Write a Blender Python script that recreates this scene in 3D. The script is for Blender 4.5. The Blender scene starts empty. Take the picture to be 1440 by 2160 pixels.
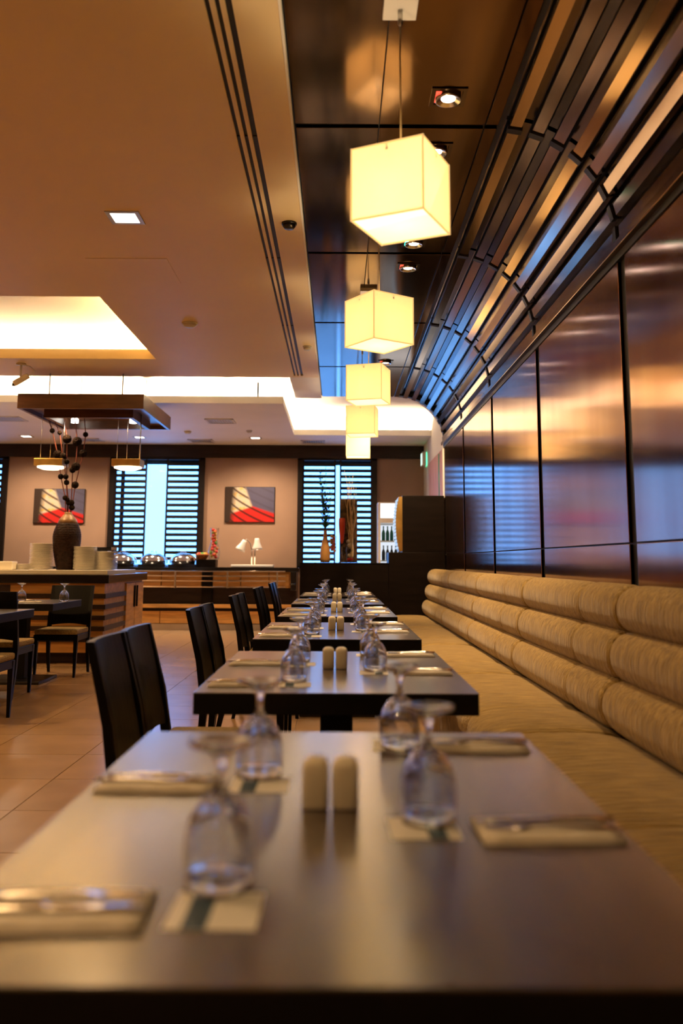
import bpy, bmesh, math, random
from mathutils import Matrix, Vector, Euler
random.seed(7)
PI = math.pi
S = bpy.context.scene
COL = S.collection

# ------------------------------------------------------------------ camera
cam_d = bpy.data.cameras.new('camera')
cam = bpy.data.objects.new('camera', cam_d); COL.objects.link(cam); S.camera = cam
pitch, yaw, roll = .1498, .0026, -.0051
Ry = Matrix(((math.cos(yaw), -math.sin(yaw), 0), (math.sin(yaw), math.cos(yaw), 0), (0, 0, 1)))
Rp = Matrix(((1, 0, 0), (0, math.cos(pitch), math.sin(pitch)), (0, -math.sin(pitch), math.cos(pitch))))
Rr = Matrix(((math.cos(roll), 0, -math.sin(roll)), (0, 1, 0), (math.sin(roll), 0, math.cos(roll))))
R = Rr @ Rp @ Ry                       # rows: right, forward, up
right, fwd, up = R[0], R[1], R[2]
M = Matrix((( right[0], up[0], -fwd[0], 0), (right[1], up[1], -fwd[1], 0), (right[2], up[2], -fwd[2], 1.15), (0, 0, 0, 1)))
cam.matrix_world = M
cam_d.sensor_fit = 'VERTICAL'; cam_d.sensor_height = 36; cam_d.sensor_width = 24
cam_d.lens = 1881.11 / 2160 * 36
cam_d.shift_y = -180 / 2160
cam_d.clip_start = .05; cam_d.clip_end = 200
cam_d.dof.use_dof = True; cam_d.dof.focus_distance = 6.4; cam_d.dof.aperture_fstop = 2.0

# ------------------------------------------------------------------ world, exposure
W = bpy.data.worlds.new('world'); S.world = W; W.use_nodes = True
bg = W.node_tree.nodes['Background']
bg.inputs[0].default_value = (.14, .40, 1.0, 1); bg.inputs[1].default_value = 5.3
S.view_settings.view_transform = 'Standard'; S.view_settings.look = 'None'
S.view_settings.exposure = 0.18; S.view_settings.gamma = 1; S.view_settings.use_curve_mapping = False
S.cycles.max_bounces = 6; S.cycles.diffuse_bounces = 3; S.cycles.glossy_bounces = 3
S.cycles.transmission_bounces = 6; S.cycles.adaptive_threshold = .05; S.cycles.adaptive_min_samples = 32; S.cycles.transparent_max_bounces = 12
S.cycles.caustics_reflective = False; S.cycles.caustics_refractive = False
S.cycles.sample_clamp_indirect = 6.0; S.cycles.blur_glossy = .5
S.cycles.use_light_tree = True

# strengths of the lamps of the room
WARM = (1.0, .60, .24); WARMW = (1.0, .66, .34); COVE = (1.0, .76, .50)
P_PENDANT = 22.0; E_SHADE = .25
E_COVE = 165.0; E_TRAY = 185.0
P_DOWN = 115.0; P_SPOT = 85.0; P_SOFFIT = 270.0

# ------------------------------------------------------------------ materials
MATS = {}
def nodes_of(name):
    m = bpy.data.materials.new(name); m.use_nodes = True; MATS[name] = m
    nt = m.node_tree; return m, nt, nt.nodes['Principled BSDF']
def P(name, col, rough=.5, metal=0.0, spec=.5, noise=None, bump=None, coat=0, trans=0, ior=1.45,
      emit=None, es=0, aniso=0, tangent=None, stretch=(1, 1, 1), col2=None, alpha=1, sheen=0, coat_rough=.06, coat_ior=1.5):
    m, nt, b = nodes_of(name)
    I = b.inputs
    I['Base Color'].default_value = (*col, 1); I['Roughness'].default_value = rough
    I['Metallic'].default_value = metal; I['Specular IOR Level'].default_value = spec
    I['IOR'].default_value = ior; I['Transmission Weight'].default_value = trans
    I['Coat Weight'].default_value = coat; I['Coat IOR'].default_value = coat_ior; I['Coat Roughness'].default_value = coat_rough
    I['Sheen Weight'].default_value = sheen
    if aniso:
        I['Anisotropic'].default_value = aniso
        c = nt.nodes.new('ShaderNodeCombineXYZ')
        for k in range(3): c.inputs[k].default_value = tangent[k]
        nt.links.new(c.outputs[0], I['Tangent'])
    if emit:
        I['Emission Color'].default_value = (*emit, 1); I['Emission Strength'].default_value = es
    tc = nt.nodes.new('ShaderNodeTexCoord'); mp = nt.nodes.new('ShaderNodeMapping')
    mp.inputs['Scale'].default_value = stretch
    nt.links.new(tc.outputs['Object'], mp.inputs[0])
    if noise:
        sc, amt = noise
        n = nt.nodes.new('ShaderNodeTexNoise'); n.inputs['Scale'].default_value = sc; n.inputs['Detail'].default_value = 2
        nt.links.new(mp.outputs[0], n.inputs['Vector'])
        mx = nt.nodes.new('ShaderNodeMix'); mx.data_type = 'RGBA'
        c2 = col2 or tuple(max(0, c * (1 - amt)) for c in col)
        c1 = col if col2 else tuple(c * (1 + amt * .6) for c in col)
        mx.inputs[6].default_value = (*c1, 1); mx.inputs[7].default_value = (*c2, 1)
        mr = nt.nodes.new('ShaderNodeMapRange'); mr.inputs[1].default_value = .33; mr.inputs[2].default_value = .67
        nt.links.new(n.outputs['Fac'], mr.inputs[0]); nt.links.new(mr.outputs[0], mx.inputs[0]); nt.links.new(mx.outputs[2], I['Base Color'])
    if bump:
        sc, st = bump
        n = nt.nodes.new('ShaderNodeTexNoise'); n.inputs['Scale'].default_value = sc; n.inputs['Detail'].default_value = 2
        nt.links.new(mp.outputs[0], n.inputs['Vector'])
        bp = nt.nodes.new('ShaderNodeBump'); bp.inputs['Strength'].default_value = st; bp.inputs['Distance'].default_value = .02
        nt.links.new(n.outputs['Fac'], bp.inputs['Height']); nt.links.new(bp.outputs[0], I['Normal'])
    return m
def EM(name, col, s):
    m = bpy.data.materials.new(name); m.use_nodes = True; nt = m.node_tree; nt.nodes.clear()
    o = nt.nodes.new('ShaderNodeOutputMaterial'); e = nt.nodes.new('ShaderNodeEmission')
    e.inputs[0].default_value = (*col, 1); e.inputs[1].default_value = s
    nt.links.new(e.outputs[0], o.inputs[0]); MATS[name] = m; return m

P('cream', (.82, .64, .36), .55, noise=(1.3, .03), bump=(60, .02))
P('white_paint', (.90, .85, .77), .6, noise=(1.5, .03))
P('beige_wall', (.34, .205, .135), .7, noise=(2, .06), bump=(120, .05))
P('warm_wall', (.42, .30, .20), .8, noise=(1, .08))
P('tile', (.36, .225, .125), .22, noise=(2.2, .10), spec=.5)
P('tile_b', (.33, .205, .113), .24, noise=(2.6, .10), spec=.5)
P('grout', (.20, .135, .085), .6, noise=(8, .1))
P('bronze_wall', (.40, .245, .175), .14, metal=1, noise=(1.1, .3), col2=(.31, .15, .10), aniso=.75, tangent=(0, 1, 0), stretch=(1, 3, .5))
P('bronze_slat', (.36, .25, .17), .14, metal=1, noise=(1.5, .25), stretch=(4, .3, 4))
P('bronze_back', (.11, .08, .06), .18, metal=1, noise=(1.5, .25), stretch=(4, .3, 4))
P('bronze_ceiling', (.17, .105, .06), .11, metal=1, noise=(1.2, .3), col2=(.12, .07, .04), aniso=.4, tangent=(0, 1, 0), stretch=(2, .6, 1))
P('black', (.006, .005, .005), .5, noise=(4, .2))
P('black_gloss', (.010, .008, .008), .12, noise=(4, .2))
P('dark_wood', (.006, .0034, .0026), .4, spec=.15, noise=(3, .35), stretch=(1, 1, 8))
P('dark_wood_h', (.024, .012, .008), .4, spec=.3, noise=(3, .35), stretch=(1, 8, 8))
P('shutter_wood', (.010, .006, .005), .5, spec=.25, noise=(3, .3), stretch=(1, 8, 8))
P('chair_wood', (.0030, .0022, .0020), .34, noise=(6, .3), stretch=(6, 6, 1), spec=.12)
P('chair_pad', (.30, .21, .085), .85, noise=(60, .3), bump=(200, .2))
P('table_wood', (.046, .027, .017), .3, noise=(2.5, .35), stretch=(9, .8, 1), spec=.5, coat=1.0, coat_rough=.20, coat_ior=1.65)
P('table_edge', (.004, .003, .0025), .55, spec=.15, noise=(4, .3))
P('table_metal', (.06, .055, .05), .35, metal=1, noise=(5, .2))
P('oak', (.62, .31, .085), .42, noise=(3.0, .25), stretch=(1, 1, 7))
P('oak_h', (.62, .31, .085), .42, noise=(3.0, .25), stretch=(.8, 7, 7))
P('walnut', (.105, .043, .020), .35, noise=(3.0, .3), stretch=(1, 7, 7))
P('chrome', (.78, .76, .74), .13, metal=1, noise=(3, .05))
P('steel', (.55, .53, .50), .3, metal=1, noise=(3, .1))
P('cutlery', (.80, .77, .72), .16, metal=1, noise=(9, .06))
P('fabric', (.40, .265, .080), .9, noise=(22, .38), stretch=(2.6, 2.6, .30), bump=(30, .7), sheen=.25, col2=(.21, .130, .034))
P('fabric_seat', (.38, .25, .075), .9, noise=(22, .38), stretch=(.35, 2.6, 2), bump=(30, .6), sheen=.25, col2=(.21, .130, .034))
P('napkin', (.90, .84, .77), .85, noise=(30, .08), bump=(150, .15))
P('card', (.92, .91, .90), .5, noise=(20, .03))
P('card_blue', (.05, .095, .16), .5, noise=(20, .2))
P('ceramic', (.86, .79, .66), .22, noise=(5, .03), coat=.2)
P('plate', (.88, .82, .70), .2, noise=(5, .03), coat=.2)
P('hole', (.02, .02, .02), .6, noise=(4, .1))
P('glass', (1, 1, 1), .0, trans=1, ior=1.47)
P('wicker', (.016, .006, .004), .55, spec=.15, noise=(30, .5), bump=(40, .4))
P('wicker_neck', (.26, .15, .07), .35, noise=(16, .4))
P('twig_red', (.16, .035, .018), .6, noise=(20, .3))
P('twig_ball', (.016, .009, .006), .8, spec=.05, noise=(40, .6), bump=(50, 1.0))
P('twig_pale', (.72, .52, .30), .7, noise=(20, .3))
P('leaf', (.012, .10, .045), .5, noise=(12, .4))
P('vase_orange', (.62, .33, .11), .4, noise=(6, .15))
P('red_glass', (.70, .055, .025), .15, noise=(5, .2), coat=.4)
P('fruit_red', (.62, .03, .02), .35, noise=(5, .2)); P('fruit_yellow', (.72, .42, .05), .35, noise=(5, .2))
P('fruit_orange', (.70, .22, .03), .35, noise=(5, .2)); P('fruit_green', (.10, .33, .04), .35, noise=(5, .2))
P('ball_white', (.62, .52, .40), .7, noise=(30, .4), bump=(40, .6))
P('gold', (.68, .44, .14), .32, metal=1, noise=(6, .2))
P('white_enamel', (.80, .74, .68), .25, noise=(5, .03))
P('plastic_white', (.74, .68, .60), .45, noise=(5, .03))
P('cord', (.35, .24, .12), .5, noise=(20, .2))
P('basket', (.42, .13, .03), .6, noise=(25, .5), bump=(60, .6))
P('blue_cloth', (.03, .10, .30), .8, noise=(15, .3))
P('slab_bronze', (.14, .07, .03), .4, metal=.4, noise=(22, .8), col2=(.01, .006, .004))
P('bottle_dark', (.02, .03, .05), .15, noise=(4, .2)); P('bottle_green', (.02, .16, .13), .15, noise=(4, .2))
P('bottle_red', (.32, .04, .03), .2, noise=(4, .2)); P('bottle_amber', (.42, .22, .04), .2, noise=(4, .2))
P('label_paint', (.70, .62, .52), .5, noise=(5, .05))
P('art_red', (.60, .22, .17), .5, noise=(3.0, .6), col2=(.62, .42, .34), stretch=(1, 4, .7))
P('art_green', (.03, .28, .10), .5, noise=(9, .3))
EM('cove_light', COVE, E_COVE); EM('tray_light', (1, .77, .48), E_TRAY)
EM('lamp_face', (1, .93, .82), 9.0); EM('lamp_face_cool', (.85, .95, 1), 6.0)
EM('spot_lens', (1, .92, .86), 20.0); EM('spot_glow_green', (.02, 1, .55), 9.0); EM('spot_glow_red', (1, .10, .05), 1.6)
EM('heat_face', (1, .80, .55), 3.4); EM('fridge_head', (.95, .97, 1), 1.6); EM('fridge_in', (.95, .95, 1), .9)
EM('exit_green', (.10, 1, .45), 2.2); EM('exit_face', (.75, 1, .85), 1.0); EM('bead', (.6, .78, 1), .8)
EM('bulb', (1, .62, .28), 40.0)

# pane: thin window glass
def pane_mat(name, tint, ior):
    m = bpy.data.materials.new(name); m.use_nodes = True; nt = m.node_tree; nt.nodes.clear()
    o = nt.nodes.new('ShaderNodeOutputMaterial'); t = nt.nodes.new('ShaderNodeBsdfTransparent'); g = nt.nodes.new('ShaderNodeBsdfGlossy')
    t.inputs[0].default_value = tint; g.inputs['Roughness'].default_value = .02
    mx = nt.nodes.new('ShaderNodeMixShader'); fr = nt.nodes.new('ShaderNodeLayerWeight'); fr.inputs['Blend'].default_value = .5
    pw = nt.nodes.new('ShaderNodeMath'); pw.operation = 'POWER'; pw.inputs[1].default_value = 3.5
    ml = nt.nodes.new('ShaderNodeMath'); ml.operation = 'MULTIPLY_ADD'; ml.inputs[1].default_value = .75; ml.inputs[2].default_value = ((ior - 1) / (ior + 1)) ** 2
    nt.links.new(fr.outputs['Facing'], pw.inputs[0]); nt.links.new(pw.outputs[0], ml.inputs[0]); nt.links.new(ml.outputs[0], mx.inputs[0]); nt.links.new(t.outputs[0], mx.inputs[1]); nt.links.new(g.outputs[0], mx.inputs[2])
    nt.links.new(mx.outputs[0], o.inputs[0]); MATS[name] = m
pane_mat('window_glass', (.93, .97, 1, 1), 1.45)
pane_mat('thin_glass', (.97, .97, .96, 1), 1.62)
def blown_glass(name, share):
    m = bpy.data.materials.new(name); m.use_nodes = True; nt = m.node_tree; nt.nodes.clear()
    o = nt.nodes.new('ShaderNodeOutputMaterial'); t = nt.nodes.new('ShaderNodeBsdfTransparent'); g = nt.nodes.new('ShaderNodeBsdfGlass')
    g.inputs['Roughness'].default_value = 0; g.inputs['IOR'].default_value = 1.5
    mx = nt.nodes.new('ShaderNodeMixShader'); mx.inputs[0].default_value = share
    nt.links.new(t.outputs[0], mx.inputs[1]); nt.links.new(g.outputs[0], mx.inputs[2]); nt.links.new(mx.outputs[0], o.inputs[0]); MATS[name] = m
blown_glass('goblet_glass', .88); blown_glass('foot_glass', .97)
# lamp shade: paper-like, lets the bulb's light through and scatters it
def shade_mat(name, col, trans, es):
    m = bpy.data.materials.new(name); m.use_nodes = True; nt = m.node_tree; nt.nodes.clear()
    o = nt.nodes.new('ShaderNodeOutputMaterial'); t = nt.nodes.new('ShaderNodeBsdfTranslucent'); d = nt.nodes.new('ShaderNodeBsdfDiffuse')
    n = nt.nodes.new('ShaderNodeTexNoise'); n.inputs['Scale'].default_value = 40
    tc = nt.nodes.new('ShaderNodeTexCoord'); nt.links.new(tc.outputs['Object'], n.inputs['Vector'])
    mc = nt.nodes.new('ShaderNodeMix'); mc.data_type = 'RGBA'
    mc.inputs[6].default_value = (*col, 1); mc.inputs[7].default_value = (*[c * .93 for c in col], 1)
    nt.links.new(n.outputs['Fac'], mc.inputs[0])
    nt.links.new(mc.outputs[2], t.inputs[0]); nt.links.new(mc.outputs[2], d.inputs[0])
    mx = nt.nodes.new('ShaderNodeMixShader'); mx.inputs[0].default_value = trans
    nt.links.new(d.outputs[0], mx.inputs[1]); nt.links.new(t.outputs[0], mx.inputs[2])
    e = nt.nodes.new('ShaderNodeEmission'); e.inputs[0].default_value = (1, .74, .36, 1); e.inputs[1].default_value = es
    a = nt.nodes.new('ShaderNodeAddShader'); nt.links.new(mx.outputs[0], a.inputs[0]); nt.links.new(e.outputs[0], a.inputs[1])
    nt.links.new(a.outputs[0], o.inputs[0]); MATS[name] = m
shade_mat('shade', (.95, .83, .60), .6, E_SHADE)
shade_mat('shade_bottom', (.97, .93, .85), .7, E_SHADE * 1.6)

# flag photograph print: triangle of white, blue-grey upper field, red lower field, dark folds
def flag_mat():
    m, nt, b = nodes_of('flag_print')
    N, L = nt.nodes.new, nt.links.new
    tc = N('ShaderNodeTexCoord'); sp = N('ShaderNodeSeparateXYZ'); L(tc.outputs['Generated'], sp.inputs[0])
    def math_(op, a, bb=None, clamp=False):
        n = N('ShaderNodeMath'); n.operation = op; n.use_clamp = clamp
        for i, v in enumerate((a, bb)):
            if v is None: continue
            if isinstance(v, (int, float)): n.inputs[i].default_value = v
            else: L(v, n.inputs[i])
        return n.outputs[0]
    u, v = sp.outputs['X'], sp.outputs['Z']
    def step(x, soft=18): return math_('MULTIPLY', x, soft, True)
    def mix(f, a, bcol):
        n = N('ShaderNodeMix'); n.data_type = 'RGBA'; L(f, n.inputs[0])
        for i, c in ((6, a), (7, bcol)):
            if isinstance(c, tuple): n.inputs[i].default_value = (*c, 1)
            else: L(c, n.inputs[i])
        return n.outputs[2]
    # red below a line from (0.2,0.3) through (0.56,0.47) down to (1,0.25)
    l1 = math_('SUBTRACT', math_('ADD', .22, math_('MULTIPLY', u, .45)), v)
    l2 = math_('SUBTRACT', math_('SUBTRACT', .74, math_('MULTIPLY', u, .47)), v)
    red = step(math_('MINIMUM', l1, l2))
    # white triangle: left of the line from (0.43,1) to (0.57,0.45)
    tri = step(math_('SUBTRACT', math_('SUBTRACT', .68, math_('MULTIPLY', v, .25)), u))
    base = mix(tri, (.085, .075, .125), (.58, .46, .34))
    yel = N('ShaderNodeTexNoise'); yel.inputs['Scale'].default_value = 7; L(tc.outputs['Generated'], yel.inputs['Vector'])
    base = mix(math_('MULTIPLY', step(math_('SUBTRACT', yel.outputs['Fac'], .52), 6), tri), base, (.68, .40, .07))
    base = mix(red, base, (.50, .018, .014))
    # folds running from upper left to lower right
    ph = math_('ADD', math_('MULTIPLY', v, 26), math_('MULTIPLY', math_('POWER', u, .6), 24))
    fold = step(math_('SUBTRACT', math_('SINE', ph), .45), 2.2)
    fold = math_('MULTIPLY', fold, math_('MAXIMUM', math_('MAXIMUM', tri, red), .25))
    base = mix(math_('MULTIPLY', fold, .85), base, (.03, .008, .008))
    dark = step(math_('SUBTRACT', .19, math_('ADD', u, math_('MULTIPLY', v, -.06))), 9)
    base = mix(dark, base, (.035, .020, .014))
    L(base, b.inputs['Base Color']); b.inputs['Roughness'].default_value = .35
flag_mat()

# ------------------------------------------------------------------ mesh helpers
class MB:
    def __init__(s): s.v = []; s.f = []; s.sm = []
    def add(s, vs, fs, smooth=False):
        o = len(s.v); s.v += [tuple(v) for v in vs]; s.f += [tuple(i + o for i in f) for f in fs]; s.sm += [smooth] * len(fs); return s
    def box(s, x0, x1, y0, y1, z0, z1, bev=0, mat=None):
        if x0 > x1: x0, x1 = x1, x0
        if y0 > y1: y0, y1 = y1, y0
        if z0 > z1: z0, z1 = z1, z0
        if bev <= 0:
            vs = [(x, y, z) for z in (z0, z1) for y in (y0, y1) for x in (x0, x1)]
            fs = [(0, 2, 3, 1), (4, 5, 7, 6), (0, 1, 5, 4), (2, 6, 7, 3), (0, 4, 6, 2), (1, 3, 7, 5)]
        else:
            bm = bmesh.new(); bmesh.ops.create_cube(bm, size=1)
            bmesh.ops.scale(bm, vec=(x1 - x0, y1 - y0, z1 - z0), verts=bm.verts)
            bmesh.ops.translate(bm, vec=((x0 + x1) / 2, (y0 + y1) / 2, (z0 + z1) / 2), verts=bm.verts)
            bmesh.ops.bevel(bm, geom=bm.edges[:], offset=bev, segments=2, profile=.6, affect='EDGES')
            bm.verts.index_update(); vs = [v.co[:] for v in bm.verts]; fs = [[v.index for v in f.verts] for f in bm.faces]; bm.free()
        if mat is not None: vs = [tuple(mat @ Vector(v)) for v in vs]
        return s.add(vs, fs)
    def lathe(s, prof, n=24, c=(0, 0, 0), smooth=True, closed=False):
        vs = []; fs = []; m = len(prof)
        for k in range(n):
            a = 2 * PI * k / n
            for r, z in prof: vs.append((c[0] + r * math.cos(a), c[1] + r * math.sin(a), c[2] + z))
        for k in range(n):
            k2 = (k + 1) % n
            for i in range(m - 1 + (1 if closed else 0)):
                j = (i + 1) % m
                fs.append((k * m + i, k2 * m + i, k2 * m + j, k * m + j))
        if not closed:
            if prof[0][0] > 1e-6: fs.append(tuple(k * m for k in reversed(range(n))))
            if prof[-1][0] > 1e-6: fs.append(tuple(k * m + m - 1 for k in range(n)))
        return s.add(vs, fs, smooth)
    def tube(s, pts, r, n=8, smooth=True, r2=None):
        pts = [Vector(p) for p in pts]; m = len(pts); vs = []; fs = []
        prev = None
        for i, p in enumerate(pts):
            d = (pts[min(i + 1, m - 1)] - pts[max(i - 1, 0)]).normalized()
            if prev is None:
                a = Vector((0, 0, 1)) if abs(d.z) < .9 else Vector((1, 0, 0))
                x = d.cross(a).normalized()
            else: x = (prev - d * prev.dot(d)).normalized()
            prev = x; y = d.cross(x)
            rr = r if r2 is None else r + (r2 - r) * i / (m - 1)
            for k in range(n):
                t = 2 * PI * k / n; vs.append(p + x * (rr * math.cos(t)) + y * (rr * math.sin(t)))
        for i in range(m - 1):
            for k in range(n):
                k2 = (k + 1) % n; fs.append((i * n + k, i * n + k2, (i + 1) * n + k2, (i + 1) * n + k))
        fs.append(tuple(range(n - 1, -1, -1))); fs.append(tuple((m - 1) * n + k for k in range(n)))
        return s.add(vs, fs, smooth)
    def sphere(s, c, r, n=10, m=7, sz=1):
        prof = [(r * math.sin(PI * i / m), -r * sz * math.cos(PI * i / m)) for i in range(m + 1)]
        prof[0] = (0, -r * sz); prof[-1] = (0, r * sz)
        return s.lathe(prof, n, c)
    def prism(s, poly, h0, h1, fn):
        """polygon (a,b) extruded h0..h1; fn(a,b,h) -> xyz"""
        n = len(poly); vs = [fn(a, b, h0) for a, b in poly] + [fn(a, b, h1) for a, b in poly]
        fs = [tuple(range(n - 1, -1, -1)), tuple(range(n, 2 * n))] + [(i, (i + 1) % n, n + (i + 1) % n, n + i) for i in range(n)]
        return s.add(vs, fs)
    def pillow(s, c, size, e1=.35, e2=.22, nu=20, nv=16, axis='y', tilt=0):
        """soft rounded cushion; long axis y, cross-section superellipse"""
        sx, sy, sz = [d / 2 for d in size]; vs = []; fs = []
        sgn = lambda v, p: math.copysign(abs(v) ** p, v)
        for i in range(nv + 1):
            t = -1 + 2 * i / nv
            t = math.sin(t * PI / 2)
            k = max(0.0, 1 - abs(t) ** (2 / e2)) ** (e2 / 2) if abs(t) < 1 else 0
            k = .06 + .94 * k if abs(t) < 1 else 0.06
            for j in range(nu):
                a = 2 * PI * j / nu
                x = sx * k ** .6 * sgn(math.cos(a), 2 * e1); z = sz * k ** .8 * sgn(math.sin(a), 2 * e1)
                x2 = x * math.cos(tilt) + z * math.sin(tilt); z2 = -x * math.sin(tilt) + z * math.cos(tilt)
                vs.append((c[0] + x2, c[1] + sy * t, c[2] + z2))
        for i in range(nv):
            for j in range(nu):
                j2 = (j + 1) % nu; fs.append((i * nu + j, (i + 1) * nu + j, (i + 1) * nu + j2, i * nu + j2))
        fs.append(tuple(range(nu))); fs.append(tuple(nv * nu + j for j in reversed(range(nu))))
        return s.add(vs, fs, True)
    def mesh(s, name, mat):
        me = bpy.data.meshes.new(name); me.from_pydata(s.v, [], s.f)
        me.polygons.foreach_set('use_smooth', s.sm); me.materials.append(MATS[mat]); me.update()
        bm = bmesh.new(); bm.from_mesh(me); bmesh.ops.recalc_face_normals(bm, faces=bm.faces); bm.to_mesh(me); bm.free()
        return me
CACHE = {}
def cached(key, fn, mat):
    if key not in CACHE:
        mb = MB(); fn(mb); CACHE[key] = mb.mesh(key, mat)
    return CACHE[key]
def obj(name, me, parent=None, loc=(0, 0, 0), rot=(0, 0, 0)):
    o = bpy.data.objects.new(name, me); COL.objects.link(o); o.parent = parent
    o.location = loc; o.rotation_euler = rot; return o
def tag(o, label, cat, group=None):
    o['label'] = label; o['category'] = cat
    if group: o['group'] = group
    return o
def thing(name, label, cat, loc=(0, 0, 0), rz=0, group=None):
    o = bpy.data.objects.new(name, None); COL.objects.link(o); o.empty_display_size = .1
    o.location = loc; o.rotation_euler = (0, 0, rz); return tag(o, label, cat, group)
def struct(name, mb=None, mat=None, parent=None):
    o = bpy.data.objects.new(name, mb.mesh(name, mat) if mb else None); COL.objects.link(o)
    if parent: o.parent = parent
    else: o['kind'] = 'structure'
    return o
def part(name, mb, mat, parent, loc=(0, 0, 0), rot=(0, 0, 0), label=None):
    o = obj(name, mb.mesh(name, mat), parent, loc, rot)
    if label: o['label'] = label
    return o
def shared(name, key, fn, mat, parent, loc=(0, 0, 0), rot=(0, 0, 0)):
    return obj(name, cached(key, fn, mat), parent, loc, rot)
def light(name, kind, loc, power, col, parent=None, **kw):
    d = bpy.data.lights.new(name, kind); d.energy = power; d.color = col
    rot = kw.pop('rot', (0, 0, 0))
    for k, v in kw.items(): setattr(d, k, v)
    o = bpy.data.objects.new(name, d); COL.objects.link(o); o.parent = parent; o.location = loc; o.rotation_euler = rot; return o

# ------------------------------------------------------------------ dimensions
XW = 1.408                 # panelled wall
XL, YF, YB = -7.6, -3.2, 15.9
S0, PP = 4.298, 1.9086     # wall / ceiling module
T1Y = 1.557                # centre of the nearest table
ZC, ZD = 3.34, 3.36        # cream ceiling, dark ceiling
DARK_END = 11.93
XE = -.252                 # edge of dark ceiling

# ------------------------------------------------------------------ floor
fl = struct('floor', MB().box(XL, 2.0, YF, YB + .2, -.12, -.004), 'grout')
TS = .605
def tile_fn(mb): mb.box(-TS / 2 + .0025, TS / 2 - .0025, -TS / 2 + .0025, TS / 2 - .0025, -.012, 0)
near, far = [], MB()
y0t = 3.754
for i in range(-12, 21):
    for j in range(-13, 4):
        cx, cy = -.9 + (j + .5) * TS, y0t + (i + .5) * TS
        if cx - TS / 2 < XL or cx + TS / 2 > 1.9 or cy < YF + .3 or cy > YB - .3: continue
        vis = -5.2 < cx < .9 and 2.4 < cy < 12.6 and cx > -.62 * cy - 1.0
        if vis and len(near) < 190: near.append((cx, cy))
        else: far.box(cx - TS / 2 + .0025, cx + TS / 2 - .0025, cy - TS / 2 + .0025, cy + TS / 2 - .0025, -.012, 0)
for k, (cx, cy) in enumerate(near):
    m = 'tile' if (k * 7) % 5 < 3 else 'tile_b'
    shared('tile', 'tile_' + m, tile_fn, m, fl, (cx, cy, 0))
o = part('outer_tiles', far, 'tile', fl); o['kind'] = 'stuff'

# ------------------------------------------------------------------ walls
struct('wall_left', MB().box(XL - .15, XL, YF, YB, 0, 3.8), 'warm_wall')
struct('wall_front', MB().box(XL, 2, YF - .15, YF, 0, 3.8), 'warm_wall')
WZ0, WZ1 = 1.02, 2.96
WIN = [(-7.3, -5.9), (-4.08, -2.395), (-.735, .68)]
wb = MB(); xs = XL
wb.box(XL, 1.7, YB, YB + .2, 0, WZ0); wb.box(XL, 1.7, YB, YB + .2, WZ1, 3.7)
for a, b in WIN: wb.box(xs, a, YB, YB + .2, WZ0, WZ1); xs = b
wb.box(xs, 1.7, YB, YB + .2, WZ0, WZ1)
struct('wall_back', wb, 'beige_wall')
tb = struct('trim_1', MB().box(XL, 1.515, YB - .07, YB - .001, 2.97, 3.199, bev=.004), 'dark_wood_h')

# panelled wall on the right, each bronze panel on its own
wr = struct('wall_right', MB().box(XW + .02, XW + .25, YF, DARK_END, 0, 3.6), 'black')
ys = [S0 + k * PP for k in range(-4, 5)]
for k in range(len(ys) - 1):
    a, b = ys[k] + .055, min(ys[k + 1] - .055, DARK_END)
    part('wall_panel', MB().box(XW, XW + .02, a, b, 1.246, 2.66, bev=.003), 'bronze_wall', wr)
    part('lower_panel', MB().box(XW, XW + .02, a, b, .02, 1.240, bev=.003), 'bronze_wall', wr)
struct('wall_right.001', MB().box(1.515, 1.75, DARK_END, YB, 0, 3.5), 'white_paint')
# arch-shaped end wall: white edge following the curve of the slats
def arc(t, r=.60): return (.80 + r * math.sin(t), 2.76 + r * math.cos(t))
poly = [arc(PI / 2 * i / 24) for i in range(25)] + [(1.408, 0.0), (1.52, 0.0), (1.52, 3.6), (.80, 3.6)]
struct('wall_arch', MB().prism(poly, DARK_END + .002, DARK_END + .10, lambda a, b, h: (a, h, b)), 'white_paint')

# ------------------------------------------------------------------ slatted curve between wall and ceiling
cv = struct('trim_2', MB().prism([arc(PI / 2 * i / 20, .70) for i in range(21)] + [(1.56, 2.66), (1.56, 3.56), (.80, 3.56)], YF, DARK_END, lambda a, b, h: (a, h, b)), 'black')
NS = 8
def slat_poly(i, kind):
    t0 = (i + .06) / NS * PI / 2
    if kind == 'slat': a, b, r0, r1 = t0 + .48 / NS * PI / 2, t0 + .98 / NS * PI / 2, .590, .645
    else: a, b, r0, r1 = t0 + .06 / NS * PI / 2, t0 + .42 / NS * PI / 2, .655, .69
    return [arc(a, r0), arc(b, r0), arc(b, r1), arc(a, r1)]
for k in range(1, len(ys) - 1):
    a, b = ys[k] + .02, min(ys[k + 1] - .02, DARK_END - .004)
    L = b - a
    for i in range(NS):
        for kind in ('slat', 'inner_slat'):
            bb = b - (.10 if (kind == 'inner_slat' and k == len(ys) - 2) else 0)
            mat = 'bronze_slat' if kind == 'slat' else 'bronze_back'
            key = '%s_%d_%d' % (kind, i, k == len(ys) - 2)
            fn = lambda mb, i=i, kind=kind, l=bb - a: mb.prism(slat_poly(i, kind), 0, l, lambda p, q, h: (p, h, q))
            shared(kind, key, fn, mat, cv, (0, a, 0))
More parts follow.
